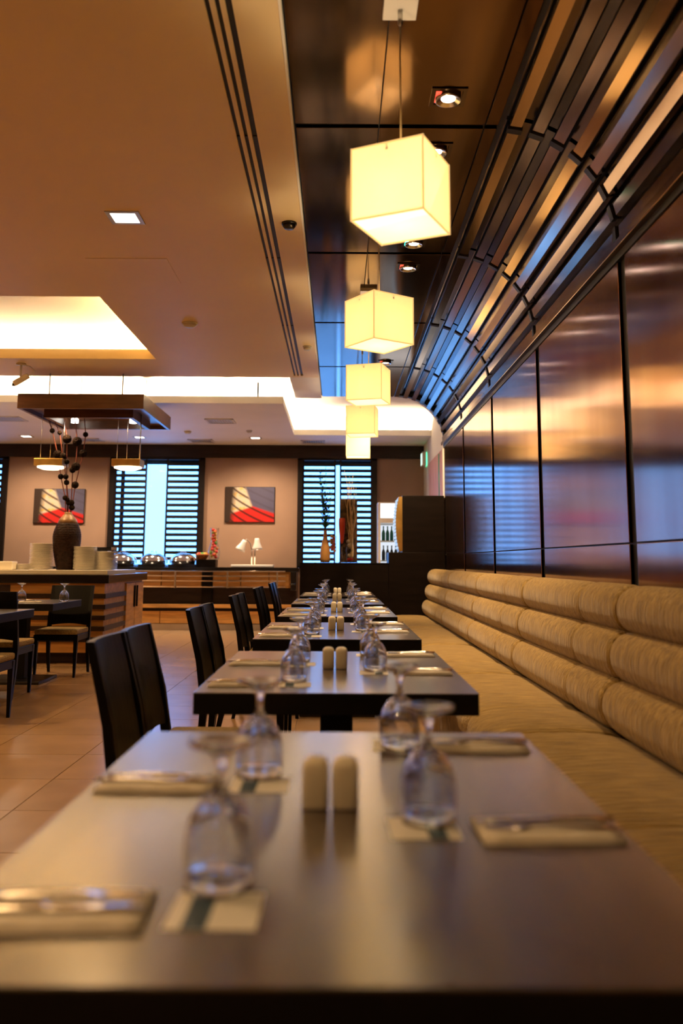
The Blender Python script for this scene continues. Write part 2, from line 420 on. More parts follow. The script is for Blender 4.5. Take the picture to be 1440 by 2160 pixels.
# small black clips across the joints
for k in range(1, len(ys) - 1):
    for i in range(NS):
        t = (i + .79) / NS * PI / 2
        x, z = arc(t, .596)
        mt = Matrix.Translation((x, ys[k], z)) @ Matrix.Rotation(t, 4, 'Y')
        part('clip', MB().box(-.038, .038, -.024, .024, -.016, .008, mat=mt), 'black', cv)
for i in range(NS):                                                    # black end plugs in the grooves
    t = (i + .27) / NS * PI / 2
    x, z = arc(t, .64)
    part('end_plug', MB().box(-.032, .032, -.05, .05, -.04, .03, mat=Matrix.Translation((x, DARK_END - .06, z)) @ Matrix.Rotation(t, 4, 'Y')), 'black', cv)
part('black_channel', MB().box(XW - .004, XW + .03, YF, DARK_END, 2.664, 2.765), 'black', cv)  # black channel between the wall panels and the curved slats
part('lower_rail', MB().box(XW - .035, XW + .01, YF, DARK_END, 2.70, 2.742, bev=.004), 'bronze_slat', cv)

# ------------------------------------------------------------------ ceiling
ce = struct('ceiling')
c = MB()
c.box(XL, -.545, YF, 7.26, ZC, ZC + .10); c.box(-2.02, -.545, 7.26, 9.60, ZC, ZC + .10); c.box(XL, -6.2, 7.26, 9.6, ZC, ZC + .1)
c.box(XL, -.545, 9.60, 10.55, ZC, ZC + .10)
c.box(-.435, XE, YF, 10.55, ZC, ZC + .10)
c.box(-.545, -.435, 10.45, 10.55, ZC, ZC + .1)
part('cream_panel', c, 'cream', ce)
part('ceiling_edge', MB().box(XE, XE + .012, YF, DARK_END, ZC - .004, ZC + .10), 'white_paint', ce)
part('cream_strip', MB().box(-.60, XE, 10.552, DARK_END, ZC, ZC + .10), 'white_paint', ce)
for x in (-.5145, -.4735):
    part('slot_bar', MB().box(x - .0105, x + .0105, YF, 10.45, ZC, ZC + .015), 'cream', ce)
part('slot_void', MB().box(-.56, -.42, YF, 10.45, ZC + .015, ZC + .03), 'black', ce)
for yj in (2.5, 4.4, 6.3, 8.2):
    part('slot_bridge', MB().box(-.545, -.435, yj - .004, yj + .004, ZC + .009, ZC + .015), 'black', ce)
part('upper_ceiling', MB().box(XL, 1.6, 10.55, YB, 3.56, 3.66), 'white_paint', ce)
part('upper_riser', MB().box(XL, -.6, 10.55, 10.57, ZC + .10, 3.56), 'white_paint', ce)
part('tray_ceiling', MB().box(XL, -1.6, 6.9, 10.0, 3.62, 3.7), 'cream', ce)
tr = MB(); tr.box(-6.2, -1.72, 6.96, 7.0, ZC + .1, 3.62); tr.box(-6.2, -1.72, 9.86, 9.9, ZC + .1, 3.62); tr.box(-1.74, -1.70, 6.96, 9.9, ZC + .1, 3.62)
part('tray_sides', tr, 'cream', ce)
part('tray_lip', MB().box(-6.2, -2.02, 9.60, 9.615, ZC + .1, ZC + .11).box(-2.035, -2.02, 7.26, 9.6, ZC + .1, ZC + .11), 'cream', ce)
part('tray_lamp_strip', MB().box(-6.1, -1.95, 9.72, 9.75, ZC + .102, ZC + .12), 'tray_light', ce, label='warm light strip hidden in the ceiling recess')
part('tray_lamp_strip', MB().box(-1.90, -1.87, 7.3, 9.6, ZC + .102, ZC + .12), 'tray_light', ce)
part('access_hatch', MB().box(-1.87, -1.27, 6.29, 6.88, ZC - .003, ZC, bev=.001), 'cream', ce)
# lower soffit with cove lights behind its lip
SZ = 3.20
sf = MB(); sf.box(XL, -.765, 11.575, YB, SZ, SZ + .03); sf.box(-.765, 1.515, 14.525, YB, SZ, SZ + .03)
part('soffit', sf, 'white_paint', ce)
lp = MB(); lp.box(XL, -.74, 11.55, 11.575, SZ - .004, SZ + .09); lp.box(-.765, -.74, 11.575, 14.5, SZ - .004, SZ + .09); lp.box(-.765, 1.515, 14.5, 14.525, SZ - .004, SZ + .09)
part('soffit_lip', lp, 'white_paint', ce)
part('cove_lamp_strip', MB().box(XL + .2, -.9, 11.70, 11.73, SZ + .035, SZ + .055), 'cove_light', ce)
part('cove_lamp_strip', MB().box(-.92, -.89, 11.8, 14.5, SZ + .035, SZ + .055), 'cove_light', ce)
part('cove_lamp_strip', MB().box(-.75, 1.48, 14.65, 14.68, SZ + .035, SZ + .055), 'cove_light', ce)
cb = MB(); cb.box(XL, -1.1, 11.95, 11.97, SZ + .03, 3.56); cb.box(-1.12, -1.1, 11.95, 14.9, SZ + .03, 3.56); cb.box(-1.1, 1.52, 14.9, 14.92, SZ + .03, 3.56)
part('cove_back', cb, 'white_paint', ce)
# dark bronze ceiling panels over the tables, each on its own
dk = struct('ceiling.001', MB().box(XE, .84, YF, DARK_END, ZD + .02, ZD + .14), 'black')
for k in range(len(ys) - 1):
    a, b = ys[k] + .022, min(ys[k + 1] - .022, DARK_END - .01)
    part('ceiling_panel', MB().box(XE + .02, .195, a, b, ZD, ZD + .02, bev=.002), 'bronze_ceiling', dk)
    part('ceiling_panel', MB().box(.198, .735, a, b, ZD, ZD + .02, bev=.002), 'bronze_ceiling', dk)
    part('edge_panel', MB().box(.742, .805, a, b, ZD, ZD + .02, bev=.002), 'bronze_ceiling', dk)

# ------------------------------------------------------------------ windows with shutters
ORD = ['first', 'second', 'third', 'fourth', 'fifth', 'sixth', 'seventh', 'eighth', 'ninth', 'tenth', 'eleventh', 'twelfth',
       'thirteenth', 'fourteenth', 'fifteenth', 'sixteenth', 'seventeenth', 'eighteenth', 'nineteenth', 'twentieth', 'twenty-first', 'twenty-second']
def window(n, x0, x1, panels):
    w = struct('window_%d' % n)
    fr = MB(); t = .085
    fr.box(x0, x0 + t, YB - .06, YB + .12, WZ0, WZ1); fr.box(x1 - t, x1, YB - .06, YB + .12, WZ0, WZ1)
    fr.box(x0, x1, YB - .06, YB + .12, WZ1 - .03, WZ1 + .008); fr.box(x0, x1, YB - .06, YB + .12, WZ0, WZ0 + .04)
    part('window_frame', fr, 'shutter_wood', w)
    part('pane', MB().box(x0 + t, x1 - t, YB + .13, YB + .136, WZ0 + .04, WZ1 - .03), 'window_glass', w)
    part('blind_head', MB().box(x0 + t, x1 - t, YB + .10, YB + .12, WZ1 - .10, WZ1 - .03), 'blue_cloth', w)
    for a, b in panels:
        st = MB(); st.box(a, a + .03, YB - .03, YB + .01, WZ0 + .04, WZ1 - .03); st.box(b - .03, b, YB - .03, YB + .01, WZ0 + .04, WZ1 - .03)
        part('shutter_frame', st, 'shutter_wood', w)
        key = 'slat_%.2f' % (b - a)
        z = WZ1 - .105
        while z > WZ0 + .06:
            shared('slat', key, lambda mb, l=b - a: mb.box(-l / 2 + .03, l / 2 - .03, -.018, .008, -.0275, .0275, bev=.003), 'shutter_wood', w, ((a + b) / 2, YB, z))
            z -= .1045
    return w
window(1, WIN[0][0], WIN[0][1], [(-7.2, -6.62), (-6.5, -5.985)])
window(2, WIN[1][0], WIN[1][1], [(-3.995, -3.425), (-3.075, -2.48)])
window(3, WIN[2][0], WIN[2][1], [(-.65, -.055), (0.015, .595)])
# sash bar in the middle window's left light
part('sash_bar', MB().box(-3.90, -3.84, YB + .05, YB + .10, WZ0, WZ1), 'blue_cloth', bpy.data.objects['window_2'])

# ------------------------------------------------------------------ paintings
def painting(name, x, z, w, h, label):
    t = thing(name, label, 'picture', (x, YB - .02, z), 0, 'flag pictures on the back wall')
    part('canvas_frame', MB().box(-w / 2, w / 2, -.012, .018, -h / 2, h / 2, bev=.003), 'black', t)
    part('print', MB().box(-w / 2 + .008, w / 2 - .008, -.016, -.012, -h / 2 + .008, h / 2 - .008), 'flag_print', t)
painting('picture', -4.96, 2.096, .90, .61, 'flag picture partly behind the brown vase with dried ball stems')
painting('picture', -1.577, 2.138, .88, .63, 'flag picture above the two-headed white heat lamp')

# ------------------------------------------------------------------ ceiling fixtures
def downlight(x, y, z, s, label, power, spot=True, face='lamp_face'):
    t = thing('recessed_downlight', label, 'downlight', (x, y, z), 0, 'recessed square downlights')
    fr = MB(); h = s / 2
    fr.box(-h, h, -h, -h + .028, -.006, .012); fr.box(-h, h, h - .028, h, -.006, .012); fr.box(-h, -h + .028, -h + .028, h - .028, -.006, .012); fr.box(h - .028, h, -h + .028, h - .028, -.006, .012)
    part('frame', fr, 'steel', t)
    part('diffuser', MB().box(-h + .028, h - .028, -h + .028, h - .028, -.002, .010), face, t)
    if spot:
        light('downlight_beam', 'SPOT', (0, 0, -.03), power, WARM if z > 3.3 else COVE, t, spot_size=2.7, spot_blend=.8, shadow_soft_size=.08)
downlight(-1.39, 5.5, ZC, .215, 'square downlight in the cream ceiling, the only large one in view', P_DOWN)
downlight(-3.6, 5.5, ZC, .215, 'added fill downlight in the cream ceiling, unseen beyond the left edge', P_DOWN * 2.2)  # unseen fill lamp, added to brighten the island plates
for x in (-1.39, -3.6):  # lamps added outside the view to lift the near table
    for y, q in ((2.0, 'beside'), (-1.5, 'behind')):
        downlight(x, y, ZC, .215, 'added square fill downlight out of view %s the camera, %s the bench' % (q, 'nearer' if x > -2 else 'farther from'), P_DOWN * (1.4 if y < 0 else .5))
downlight(-4.35, 10.08, ZC, .215, 'added square fill downlight out of view left of the security camera', P_DOWN * 2)  # added unseen lamp, lights the plate stacks from front left
downlight(-5.6, 5.5, ZC, .215, 'added square fill downlight far out of view on the left', P_DOWN * 2.2)  # another added fill lamp outside the view, for the island
for x, y, lb in ((-5.25, 14.85, 'leftmost of three small downlights in the far white soffit'), (-3.36, 14.9, 'small downlight in the far white soffit above the shuttered left window'), (-1.41, 14.9, 'small downlight in the far white soffit above the right flag picture')):
    downlight(x, y, SZ, .20, lb, P_SOFFIT)

SPOTY = [4.0, 4.56, 5.98, 6.50, 7.85, 8.38, 9.76, 10.30]
SPW = ['first', 'second', 'third', 'fourth', 'fifth', 'sixth', 'seventh', 'eighth']
for k, y in enumerate(SPOTY):
    t = thing('gimbal_spotlight', '%s square spotlight from the camera in the dark bronze ceiling' % SPW[k], 'spotlight', (.515, y, ZD), 0, 'spotlights in the dark ceiling')
    fr = MB(); h = .085
    for a in ((-h, h, -h, -h + .02), (-h, h, h - .02, h), (-h, -h + .02, -h + .02, h - .02), (h - .02, h, -h + .02, h - .02)): fr.box(*a, -.006, .012)
    part('frame', fr, 'bronze_back', t)
    part('reflector', MB().lathe([(.022, .0), (.058, -.02), (.062, -.02), (.062, .004)], 20, (0, 0, -.004)), 'chrome', t)
    part('lens', MB().lathe([(0, -.010), (.034, -.012), (.034, -.006)], 16), 'spot_lens', t)
    part('side_glow', MB().box(-.062, -.03, -.05, .05, -.004, .002), 'spot_glow_green' if k == 2 else 'spot_glow_red', t)
    light('spot_beam', 'SPOT', (0, 0, -.04), P_SPOT * (2.6 if y > 9 else 1.6 if y > 5.5 else .7), WARMW, t, spot_size=1.5, spot_blend=.7, shadow_soft_size=.05, rot=((.7 if y > 9 else 0), -.28, 0))

def vent(x, y, z, label, w=.42, d=.42):
    t = thing('air_vent', label, 'vent', (x, y, z), 0, 'air vents in the soffit')
    fr = MB()
    for a in ((-w / 2, w / 2, -d / 2, -d / 2 + .03), (-w / 2, w / 2, d / 2 - .03, d / 2), (-w / 2, -w / 2 + .03, -d / 2, d / 2), (w / 2 - .03, w / 2, -d / 2, d / 2)): fr.box(*a, -.012, 0)
    part('frame', fr, 'plastic_white', t)
    part('backing', MB().box(-w / 2 + .03, w / 2 - .03, -d / 2 + .03, d / 2 - .03, -.003, -.001), 'steel', t)
    for k in range(9):
        xx = -w / 2 + .05 + k * (w - .1) / 8
        shared('louvre', 'vent_slat', lambda mb: mb.box(-.006, .006, -.17, .17, -.012, -.003), 'plastic_white', t, (xx, 0, 0), (0, .5, 0))
vent(-1.76, 13.08, SZ, 'air vent in the soffit between the wood frame and the pendants')
vent(-2.38, 15.3, SZ, 'air vent near the back wall right of the shuttered left window')
vent(-.45, 15.35, SZ, 'air vent near the back wall above the right shuttered window')
vent(-4.85, 12.97, SZ, 'air vent at the left edge of the soffit')
vent(-4.30, 15.25, SZ, 'air vent behind the dried ball stems')

def detector(x, y, z, label, r=.055, name='smoke_detector', m='plastic_white'):
    t = thing(name, label, 'detector', (x, y, z), 0, 'ceiling detectors')
    part('base', MB().lathe([(0, -.012), (r, -.012), (r, 0)], 20), m, t)
    part('cap', MB().lathe([(0, -.04), (r * .6, -.04), (r * .85, -.024), (r * .85, -.012)], 20), m, t)
detector(-2.545, 11.6, 3.56, 'smoke detector high in the cove above the wood frame', .075)
detector(-1.468, 11.5, 3.56, 'smoke detector high in the cove left of the slot vents end', .07)
detector(-1.40, 8.09, ZC, 'round flat detector in the cream ceiling right of the tray', .075)
detector(-.335, 8.98, ZC, 'small detector on the cream edge by the far dark panels', .045)
detector(-.335, 5.58, ZC, 'dark round sprinkler on the cream edge beside the dark ceiling', .05, 'sprinkler', 'table_metal')
detector(-2.43, 14.18, SZ, 'small detector on the soffit right of the wood frame', .06)
detector(-1.43, 14.04, SZ, 'small detector on the soffit between two air vents', .05)

t = thing('security_camera', 'small white security camera on a stalk under the cream ceiling', 'camera', (-3.594, 9.87, ZC))
part('mount', MB().lathe([(0, -.018), (.055, -.018), (.055, 0)], 18), 'plastic_white', t)
part('stalk', MB().tube([(0, 0, -.01), (0, 0, -.15)], .012), 'plastic_white', t)
mt = Matrix.Translation((.02, -.03, -.19)) @ Euler((.2, -.55, 0)).to_matrix().to_4x4()
part('body', MB().box(-.09, .09, -.035, .035, -.03, .03, bev=.008, mat=mt), 'plastic_white', t)
part('lens', MB().lathe([(0, .0), (.02, 0), (.02, .03)], 14, (-.06, -.03, -.262)), 'black', t)
part('cable', MB().tube([(.02, 0, -.01), (.10, 0, -.03), (.16, -.01, -.08), (.14, -.02, -.13), (.09, -.03, -.15)], .005, 6), 'plastic_white', t)

# ------------------------------------------------------------------ pendant lamps
PEN = [(-.54, 40), (1.369, -30), (3.278, 63.9), (5.187, 34), (7.095, -17), (9.004, -9), (10.91, -2)]  # first two hang unseen, added to light the near table
CU = .29; ZP = 2.418
for k, (y, ang) in enumerate(PEN):
    t = thing('cube_pendant', '%s glowing cream cube pendant lamp from the camera' % ['added behind-camera', 'added overhead unseen', 'nearest', 'second', 'third', 'fourth', 'farthest'][k], 'pendant lamp', (.235, y, ZP), math.radians(ang), 'cube pendant lamps over the tables')
    h = CU / 2; w = .004
    sh = MB(); sh.box(-h, h, -h, -h + w, 0, CU); sh.box(-h, h, h - w, h, 0, CU); sh.box(-h, -h + w, -h + w, h - w, 0, CU); sh.box(h - w, h, -h + w, h - w, 0, CU)
    part('shade', sh, 'shade', t)
    part('diffuser', MB().box(-h + w, h - w, -h + w, h - w, .006, .009), 'shade_bottom', t)
    ed = MB(); e = .0035
    for zz in (0, CU - 2 * e):
        ed.box(-h - .001, h + .001, -h - .001, -h + .002, zz, zz + 2 * e); ed.box(-h - .001, h + .001, h - .002, h + .001, zz, zz + 2 * e)
        ed.box(-h - .001, -h + .002, -h, h, zz, zz + 2 * e); ed.box(h - .002, h + .001, -h, h, zz, zz + 2 * e)
    for sx in (-1, 1):
        for sy in (-1, 1): ed.box(sx * h - .003, sx * h + .003, sy * h - .003, sy * h + .003, 0, CU)
    part('shade_edging', ed, 'shade', t)
    part('spider', MB().box(-h, h, -.004, .004, CU - .03, CU - .022).box(-.004, .004, -h, h, CU - .03, CU - .022), 'steel', t)
    part('lamp_holder', MB().lathe([(.018, CU - .10), (.02, CU - .03), (.006, CU)], 12), 'steel', t)
    part('bulb', MB().sphere((0, 0, CU - .14), .03), 'bulb', t)
    part('cord', MB().tube([(0, 0, CU), (.004, .002, CU + .2), (-.004, 0, CU + .42), (0, 0, ZD - ZP - .06)], .0038, 8), 'cord', t)
    cn = part('canopy', MB().box(-.068, .068, -.068, .068, ZD - ZP - .03, ZD - ZP, bev=.003), 'white_enamel', t, rot=(0, 0, -math.radians(ang)))
    part('strain_relief', MB().lathe([(.004, -.10), (.010, -.09), (.010, -.03)], 10, (0, 0, ZD - ZP)), 'steel', t)
    light('pendant_bulb', 'POINT', (0, 0, CU * .45), P_PENDANT, (1, .80, .50), t, shadow_soft_size=.045)

# ------------------------------------------------------------------ bench
bn = thing('banquette_bench', 'long gold fabric banquette bench along the bronze wall', 'bench', (1.0, 6.4, 0))
bn.location = (0, 0, 0)
BE = 11.78; B0 = .35
seams = []
y = BE; first = True
wide, nar = 1.335, .5736
segs = []
cuts = [BE, 9.523 + .57, 9.523]
y = 9.523
while y > 1.2:
    cuts.append(y - wide); cuts.append(y - wide - nar); y -= wide + nar
for hi, lo in zip(cuts[:-1], cuts[1:]):
    if hi - lo < .02: continue
    segs.append((lo, hi))
rows = [(.955, 1.245, .205, .195), (.765, 1.215, .215, .205), (.570, 1.175, .215, .205)]
for lo, hi in segs:
    for z, x, hgt, dep in rows:
        part('back_cushion', MB().pillow((x, (lo + hi) / 2, z), (dep, hi - lo + .004, hgt + .004), .46, .25, 28, 26), 'fabric', bn)
    part('seat_cushion', MB().pillow((.905, (lo + hi) / 2, .375), (.62, hi - lo + .004, .215), .34, .34, 32, 30), 'fabric_seat', bn)
part('backrest_frame', MB().prism([(1.22, .28), (1.30, 1.00), (1.395, 1.00), (1.395, .28)], B0, BE, lambda a, b, h: (a, h, b)), 'fabric', bn)
part('front_skirt', MB().box(.63, .66, B0, BE, .02, .33, bev=.01), 'fabric', bn)
part('base_box', MB().box(.66, 1.39, B0, BE, .0, .30), 'dark_wood', bn)

# ------------------------------------------------------------------ tables and what stands on them
TW, TL, TZ = .878, 1.281, .75
NTH = ['nearest', 'second', 'third', 'fourth', 'fifth', 'farthest']
def table(x, y, w, l, label, group):
    t = thing('dining_table', label, 'table', (x, y, 0), 0, group)
    key = '%.2f_%.2f' % (w, l)
    shared('tabletop', 'top' + key, lambda mb: mb.box(-w / 2, w / 2, -l / 2, l / 2, TZ - .003, TZ, bev=.0012), 'table_wood', t)
    shared('table_edge', 'edge' + key, lambda mb: mb.box(-w / 2 + .001, w / 2 - .001, -l / 2 + .001, l / 2 - .001, TZ - .066, TZ - .003, bev=.002), 'table_edge', t)
    shared('pedestal', 'ped' + key, lambda mb: mb.box(-.06, .06, -.06, .06, .03, TZ - .07, bev=.006), 'table_edge', t)
    shared('base_plate', 'base' + key, lambda mb: mb.box(-w * .32, w * .32, -l * .3, l * .3, .0, .03, bev=.006), 'table_metal', t)
    shared('top_bracket', 'brk' + key, lambda mb: mb.box(-w * .3, w * .3, -.03, .03, TZ - .085, TZ - .066).box(-.03, .03, -l * .3, l * .3, TZ - .085, TZ - .066), 'table_metal', t)
    return t
GH = .167
def goblet_bowl_fn(mb):
    mb.lathe([(.0425, 0), (.0440, .02), (.0445, .042), (.0430, .062), (.0375, .082), (.027, .099), (.015, .108), (.008, .111),
              (.010, .1075), (.024, .0965), (.0355, .0810), (.0414, .0610), (.0430, .042), (.0425, .02), (.0412, 0)], 40, closed=True)
def goblet_stem_fn(mb):
    mb.lathe([(0, .1085), (.012, .1105), (.0085, .115), (.0062, .124), (.0060, .138), (.0085, .149), (.014, .157), (0, .158)], 20)
def goblet_foot_fn(mb):
    mb.lathe([(0, .157), (.014, .1572), (.028, .163), (.0405, .1685), (.0425, .1712), (.0410, .1740), (.034, .1742), (.02, .1715), (0, .1705)], 40)
def napkin_fn(mb):
    for i, (w, d, z, ox) in enumerate(((.208, .118, .000, 0), (.206, .112, .0030, .001), (.200, .106, .0060, .003))):
        nx, ny = 10, 6; vs = []; fs = []
        for side in (0, 1):
            for a in range(nx + 1):
                for b in range(ny + 1):
                    x = -w / 2 + w * a / nx + ox; y = -d / 2 + d * b / ny
                    wv = .0009 * math.sin(a * 1.3 + i) * math.sin(b * 1.1 + i * 2) if side else 0
                    edge = .0012 if (a in (0, nx) or b in (0, ny)) else 0
                    vs.append((x, y, z + (.0030 - edge + wv if side else edge * .3)))
        m = (nx + 1) * (ny + 1)
        q = lambda s, a, b: s * m + a * (ny + 1) + b
        for a in range(nx):
            for b in range(ny):
                fs.append((q(0, a, b), q(0, a, b + 1), q(0, a + 1, b + 1), q(0, a + 1, b))); fs.append((q(1, a, b), q(1, a + 1, b), q(1, a + 1, b + 1), q(1, a, b + 1)))
        for a in range(nx):
            fs.append((q(0, a, 0), q(0, a + 1, 0), q(1, a + 1, 0), q(1, a, 0))); fs.append((q(0, a, ny), q(1, a, ny), q(1, a + 1, ny), q(0, a + 1, ny)))
        for b in range(ny):
            fs.append((q(0, 0, b), q(1, 0, b), q(1, 0, b + 1), q(0, 0, b + 1))); fs.append((q(0, nx, b), q(0, nx, b + 1), q(1, nx, b + 1), q(1, nx, b)))
        mb.add(vs, fs, True)
def sweep_strip(mb, st):
    """cutlery strip: list of (x, half width, z, thickness)"""
    vs = []; fs = []
    for x, w, z, th in st:
        vs += [(x, -w, z), (x, w, z), (x, w * .8, z + th), (x, -w * .8, z + th)]
    for i in range(len(st) - 1):
        for k in range(4): fs.append((4 * i + k, 4 * i + (k + 1) % 4, 4 * i + 4 + (k + 1) % 4, 4 * i + 4 + k))
    fs.append((3, 2, 1, 0)); e = 4 * (len(st) - 1); fs.append((e, e + 1, e + 2, e + 3)); mb.add(vs, fs, True)
def fork_fn(mb):
    sweep_strip(mb, [(-.098, .006, 0, .003), (-.06, .0085, .001, .003), (.0, .004, .004, .003), (.03, .0035, .003, .003), (.045, .010, .0, .0025), (.060, .0125, -.001, .002)])
    for y in (-.0100, -.0034, .0034, .0100):
        mb.box(.058, .098, y - .0018, y + .0018, .0, .003)
def knife_fn(mb):
    sweep_strip(mb, [(-.105, .007, 0, .005), (-.06, .0085, 0, .006), (-.01, .006, .0005, .0055), (.0, .008, .001, .003), (.05, .010, .001, .002), (.09, .0085, .001, .002), (.106, .002, .001, .001)])
def shaker_fn(mb):
    prof = []
    n = 24; vs = []; fs = []
    def ring(s, z, e=4.0):
        r = []
        for k in range(n):
            a = 2 * PI * k / n; c_, s_ = math.cos(a), math.sin(a)
            r.append((s * math.copysign(abs(c_) ** (2 / e), c_), s * math.copysign(abs(s_) ** (2 / e), s_), z))
        return r
    levels = [(.0205, .0), (.0222, .003), (.0222, .060), (.0215, .068), (.0185, .075), (.012, .079), (.004, .0805)]
    for s_, z in levels: vs += ring(s_, z)
    for i in range(len(levels) - 1):
        for k in range(n): fs.append((i * n + k, i * n + (k + 1) % n, (i + 1) * n + (k + 1) % n, (i + 1) * n + k))
    fs.append(tuple(reversed(range(n)))); fs.append(tuple((len(levels) - 1) * n + k for k in range(n)))
    mb.add(vs, fs, True)
def goblet(x, y, label, z=TZ + .0014, grp='upside-down goblets on the tables'):
    g = thing('goblet', label, 'glass', (x, y, z), 0, grp)
    shared('bowl', 'goblet_bowl', goblet_bowl_fn, 'goblet_glass', g)
    shared('stem', 'goblet_stem', goblet_stem_fn, 'foot_glass', g)
    shared('foot', 'goblet_foot', goblet_foot_fn, 'foot_glass', g)
    return g

def setting(tx, ty, side, dy_n, dy_g, place, nth, seed):
    rnd = random.Random(seed)
    sx = -1 if side == 'left' else 1
    a = (PI if sx > 0 else 0) + rnd.uniform(-.05, .05)
    nx, ny = tx + sx * (.31 + rnd.uniform(-.008, .008)), ty + dy_n + rnd.uniform(-.01, .01)
    wh = 'at the %s %s place of the %s table' % (place, side, nth)
    n = shared('napkin', 'napkin', napkin_fn, 'napkin', None, (nx, ny, TZ + .0008), (0, 0, a)); tag(n, 'folded cream napkin ' + wh, 'napkin', 'folded napkins')
    ca, sa = math.cos(a), math.sin(a)
    zt = TZ + .0118
    for nm, fn, oy in (('fork', fork_fn, .020), ('knife', knife_fn, -.018)):
        ox = -.004
        o = shared(nm, nm, fn, 'cutlery', None, (nx + ca * ox - sa * oy, ny + sa * ox + ca * oy, zt), (0, 0, a + rnd.uniform(-.05, .05)))
        tag(o, 'steel %s on the napkin %s' % (nm, wh), nm, nm + 's on the napkins')
    gx, gy = tx + sx * .145, ty + dy_g
    cdt = thing('paper_card', 'blue-banded card under the %s %s goblet of the %s table' % (place, side, nth), 'card', (tx + sx * .135, ty + dy_n + .01, TZ + .0004), rnd.uniform(-.06, .06), 'paper cards under goblets')
    shared('card_sheet', 'card', lambda mb: mb.box(-.052, .052, -.056, .056, 0, .0006), 'card', cdt)
    shared('blue_band', 'cardband%d' % sx, lambda mb: mb.box(sx * .018 - .014, sx * .018 + .014, -.056, .056, .00062, .0008), 'card_blue', cdt)
    goblet(gx + rnd.uniform(-.006, .006), gy + rnd.uniform(-.01, .01), 'upside-down clear goblet ' + wh)

for k in range(6):
    ty = T1Y + PP * k; nth = NTH[k]
    table(-.0045, ty, TW, TL, '%s dark dining table of the row beside the bench' % nth, 'dining tables along the bench')
    for i, (side, dn, dg, place) in enumerate((('left', -.465, -.375, 'near'), ('left', .12, .19, 'far'), ('right', -.14, -.09, 'near'), ('right', .47, .44, 'far'))):
        setting(-.0045, ty, side, dn, dg, place, nth, k * 10 + i)
    for j, (x, w) in enumerate(((-.036, 'left'), (.013, 'right'))):
        s = thing('condiment_shaker', '%s cream ceramic shaker of the pair on the %s table' % (w, nth), 'shaker', (x, ty - .012, TZ + .0006), 0, 'salt and pepper shakers')
        shared('body', 'shaker', shaker_fn, 'ceramic', s)
        shared('holes', 'shaker_holes', lambda mb: [mb.lathe([(0, .0815), (.0012, .0815), (.0012, .079)], 6, (.005 * math.cos(q), .005 * math.sin(q), 0)) for q in (0, 2.1, 4.2)], 'hole', s)

# ------------------------------------------------------------------ chairs
def back_y(z):      # the rear posts and the back bend backwards as they rise
    t = max(0, (z - .40) / .485)
    return -.205 - .105 * t ** 1.35
def chair_back_fn(mb):
    nz, nx = 12, 10; W2 = .222; vs = []; fs = []; th = .022
    for side in (0, 1):
        for i in range(nz + 1):
            z = .485 + (.885 - .485) * i / nz
            for j in range(nx + 1):
                x = -W2 + 2 * W2 * j / nx
                zz = z
                if i == 0: zz = .475 + .022 * math.cos(x / W2 * PI / 2)
                y = back_y(z) - .018 * (1 - (x / W2) ** 2) + (th / 2 if side else -th / 2)
                vs.append((x, y, zz))
    m = (nz + 1) * (nx + 1); q = lambda s, i, j: s * m + i * (nx + 1) + j
    for i in range(nz):
        for j in range(nx):
            fs.append((q(0, i, j), q(0, i, j + 1), q(0, i + 1, j + 1), q(0, i + 1, j))); fs.append((q(1, i, j), q(1, i + 1, j), q(1, i + 1, j + 1), q(1, i, j + 1)))
    for j in range(nx):
        fs.append((q(0, 0, j), q(1, 0, j), q(1, 0, j + 1), q(0, 0, j + 1))); fs.append((q(0, nz, j), q(0, nz, j + 1), q(1, nz, j + 1), q(1, nz, j)))
    for i in range(nz):
        fs.append((q(0, i, 0), q(0, i + 1, 0), q(1, i + 1, 0), q(1, i, 0))); fs.append((q(0, i, nx), q(1, i, nx), q(1, i + 1, nx), q(0, i + 1, nx)))
    mb.add(vs, fs, False)
def taper_leg(mb, path):    # path: (x, y, z, half)
    vs = []; fs = []
    for x, y, z, h in path: vs += [(x - h, y - h, z), (x + h, y - h, z), (x + h, y + h, z), (x - h, y + h, z)]
    for i in range(len(path) - 1):
        for k in range(4): fs.append((4 * i + k, 4 * i + (k + 1) % 4, 4 * i + 4 + (k + 1) % 4, 4 * i + 4 + k))
    fs.append((3, 2, 1, 0)); e = 4 * (len(path) - 1); fs.append((e, e + 1, e + 2, e + 3)); mb.add(vs, fs)
def chair(x, y, rz, label, group):
    t = thing('dining_chair', label, 'chair', (x, y, 0), rz, group)
    shared('backrest', 'chair_back', chair_back_fn, 'chair_wood', t)
    shared('seat', 'chair_seat', lambda mb: mb.box(-.215, .215, -.19, .225, .415, .465, bev=.018), 'chair_pad', t)
    shared('seat_frame', 'chair_frame', lambda mb: mb.box(-.215, .215, -.20, .215, .355, .416, bev=.004), 'chair_wood', t)
    for sx in (-1, 1):
        shared('leg', 'leg_f%d' % sx, lambda mb: taper_leg(mb, [(sx * .195, .20, 0, .011), (sx * .198, .195, .41, .021)]), 'chair_wood', t)
        shared('leg', 'leg_r%d' % sx, lambda mb: taper_leg(mb, [(sx * .205, -.27, 0, .012), (sx * .205, -.225, .2, .017), (sx * .205, -.208, .40, .020), (sx * .205, back_y(.62), .62, .017), (sx * .205, back_y(.884), .884, .013)]), 'chair_wood', t)
    return t
for k in range(5):
    ty = T1Y + PP * (k + 1)
    for j, (dy, w) in enumerate(((-.26, 'nearer'), (.20, 'farther'))):
        chair(-.50, ty + dy, -PI / 2, 'black curved-back chair, %s of the pair at the %s table' % (w, NTH[k + 1]), 'black chairs along the table row')

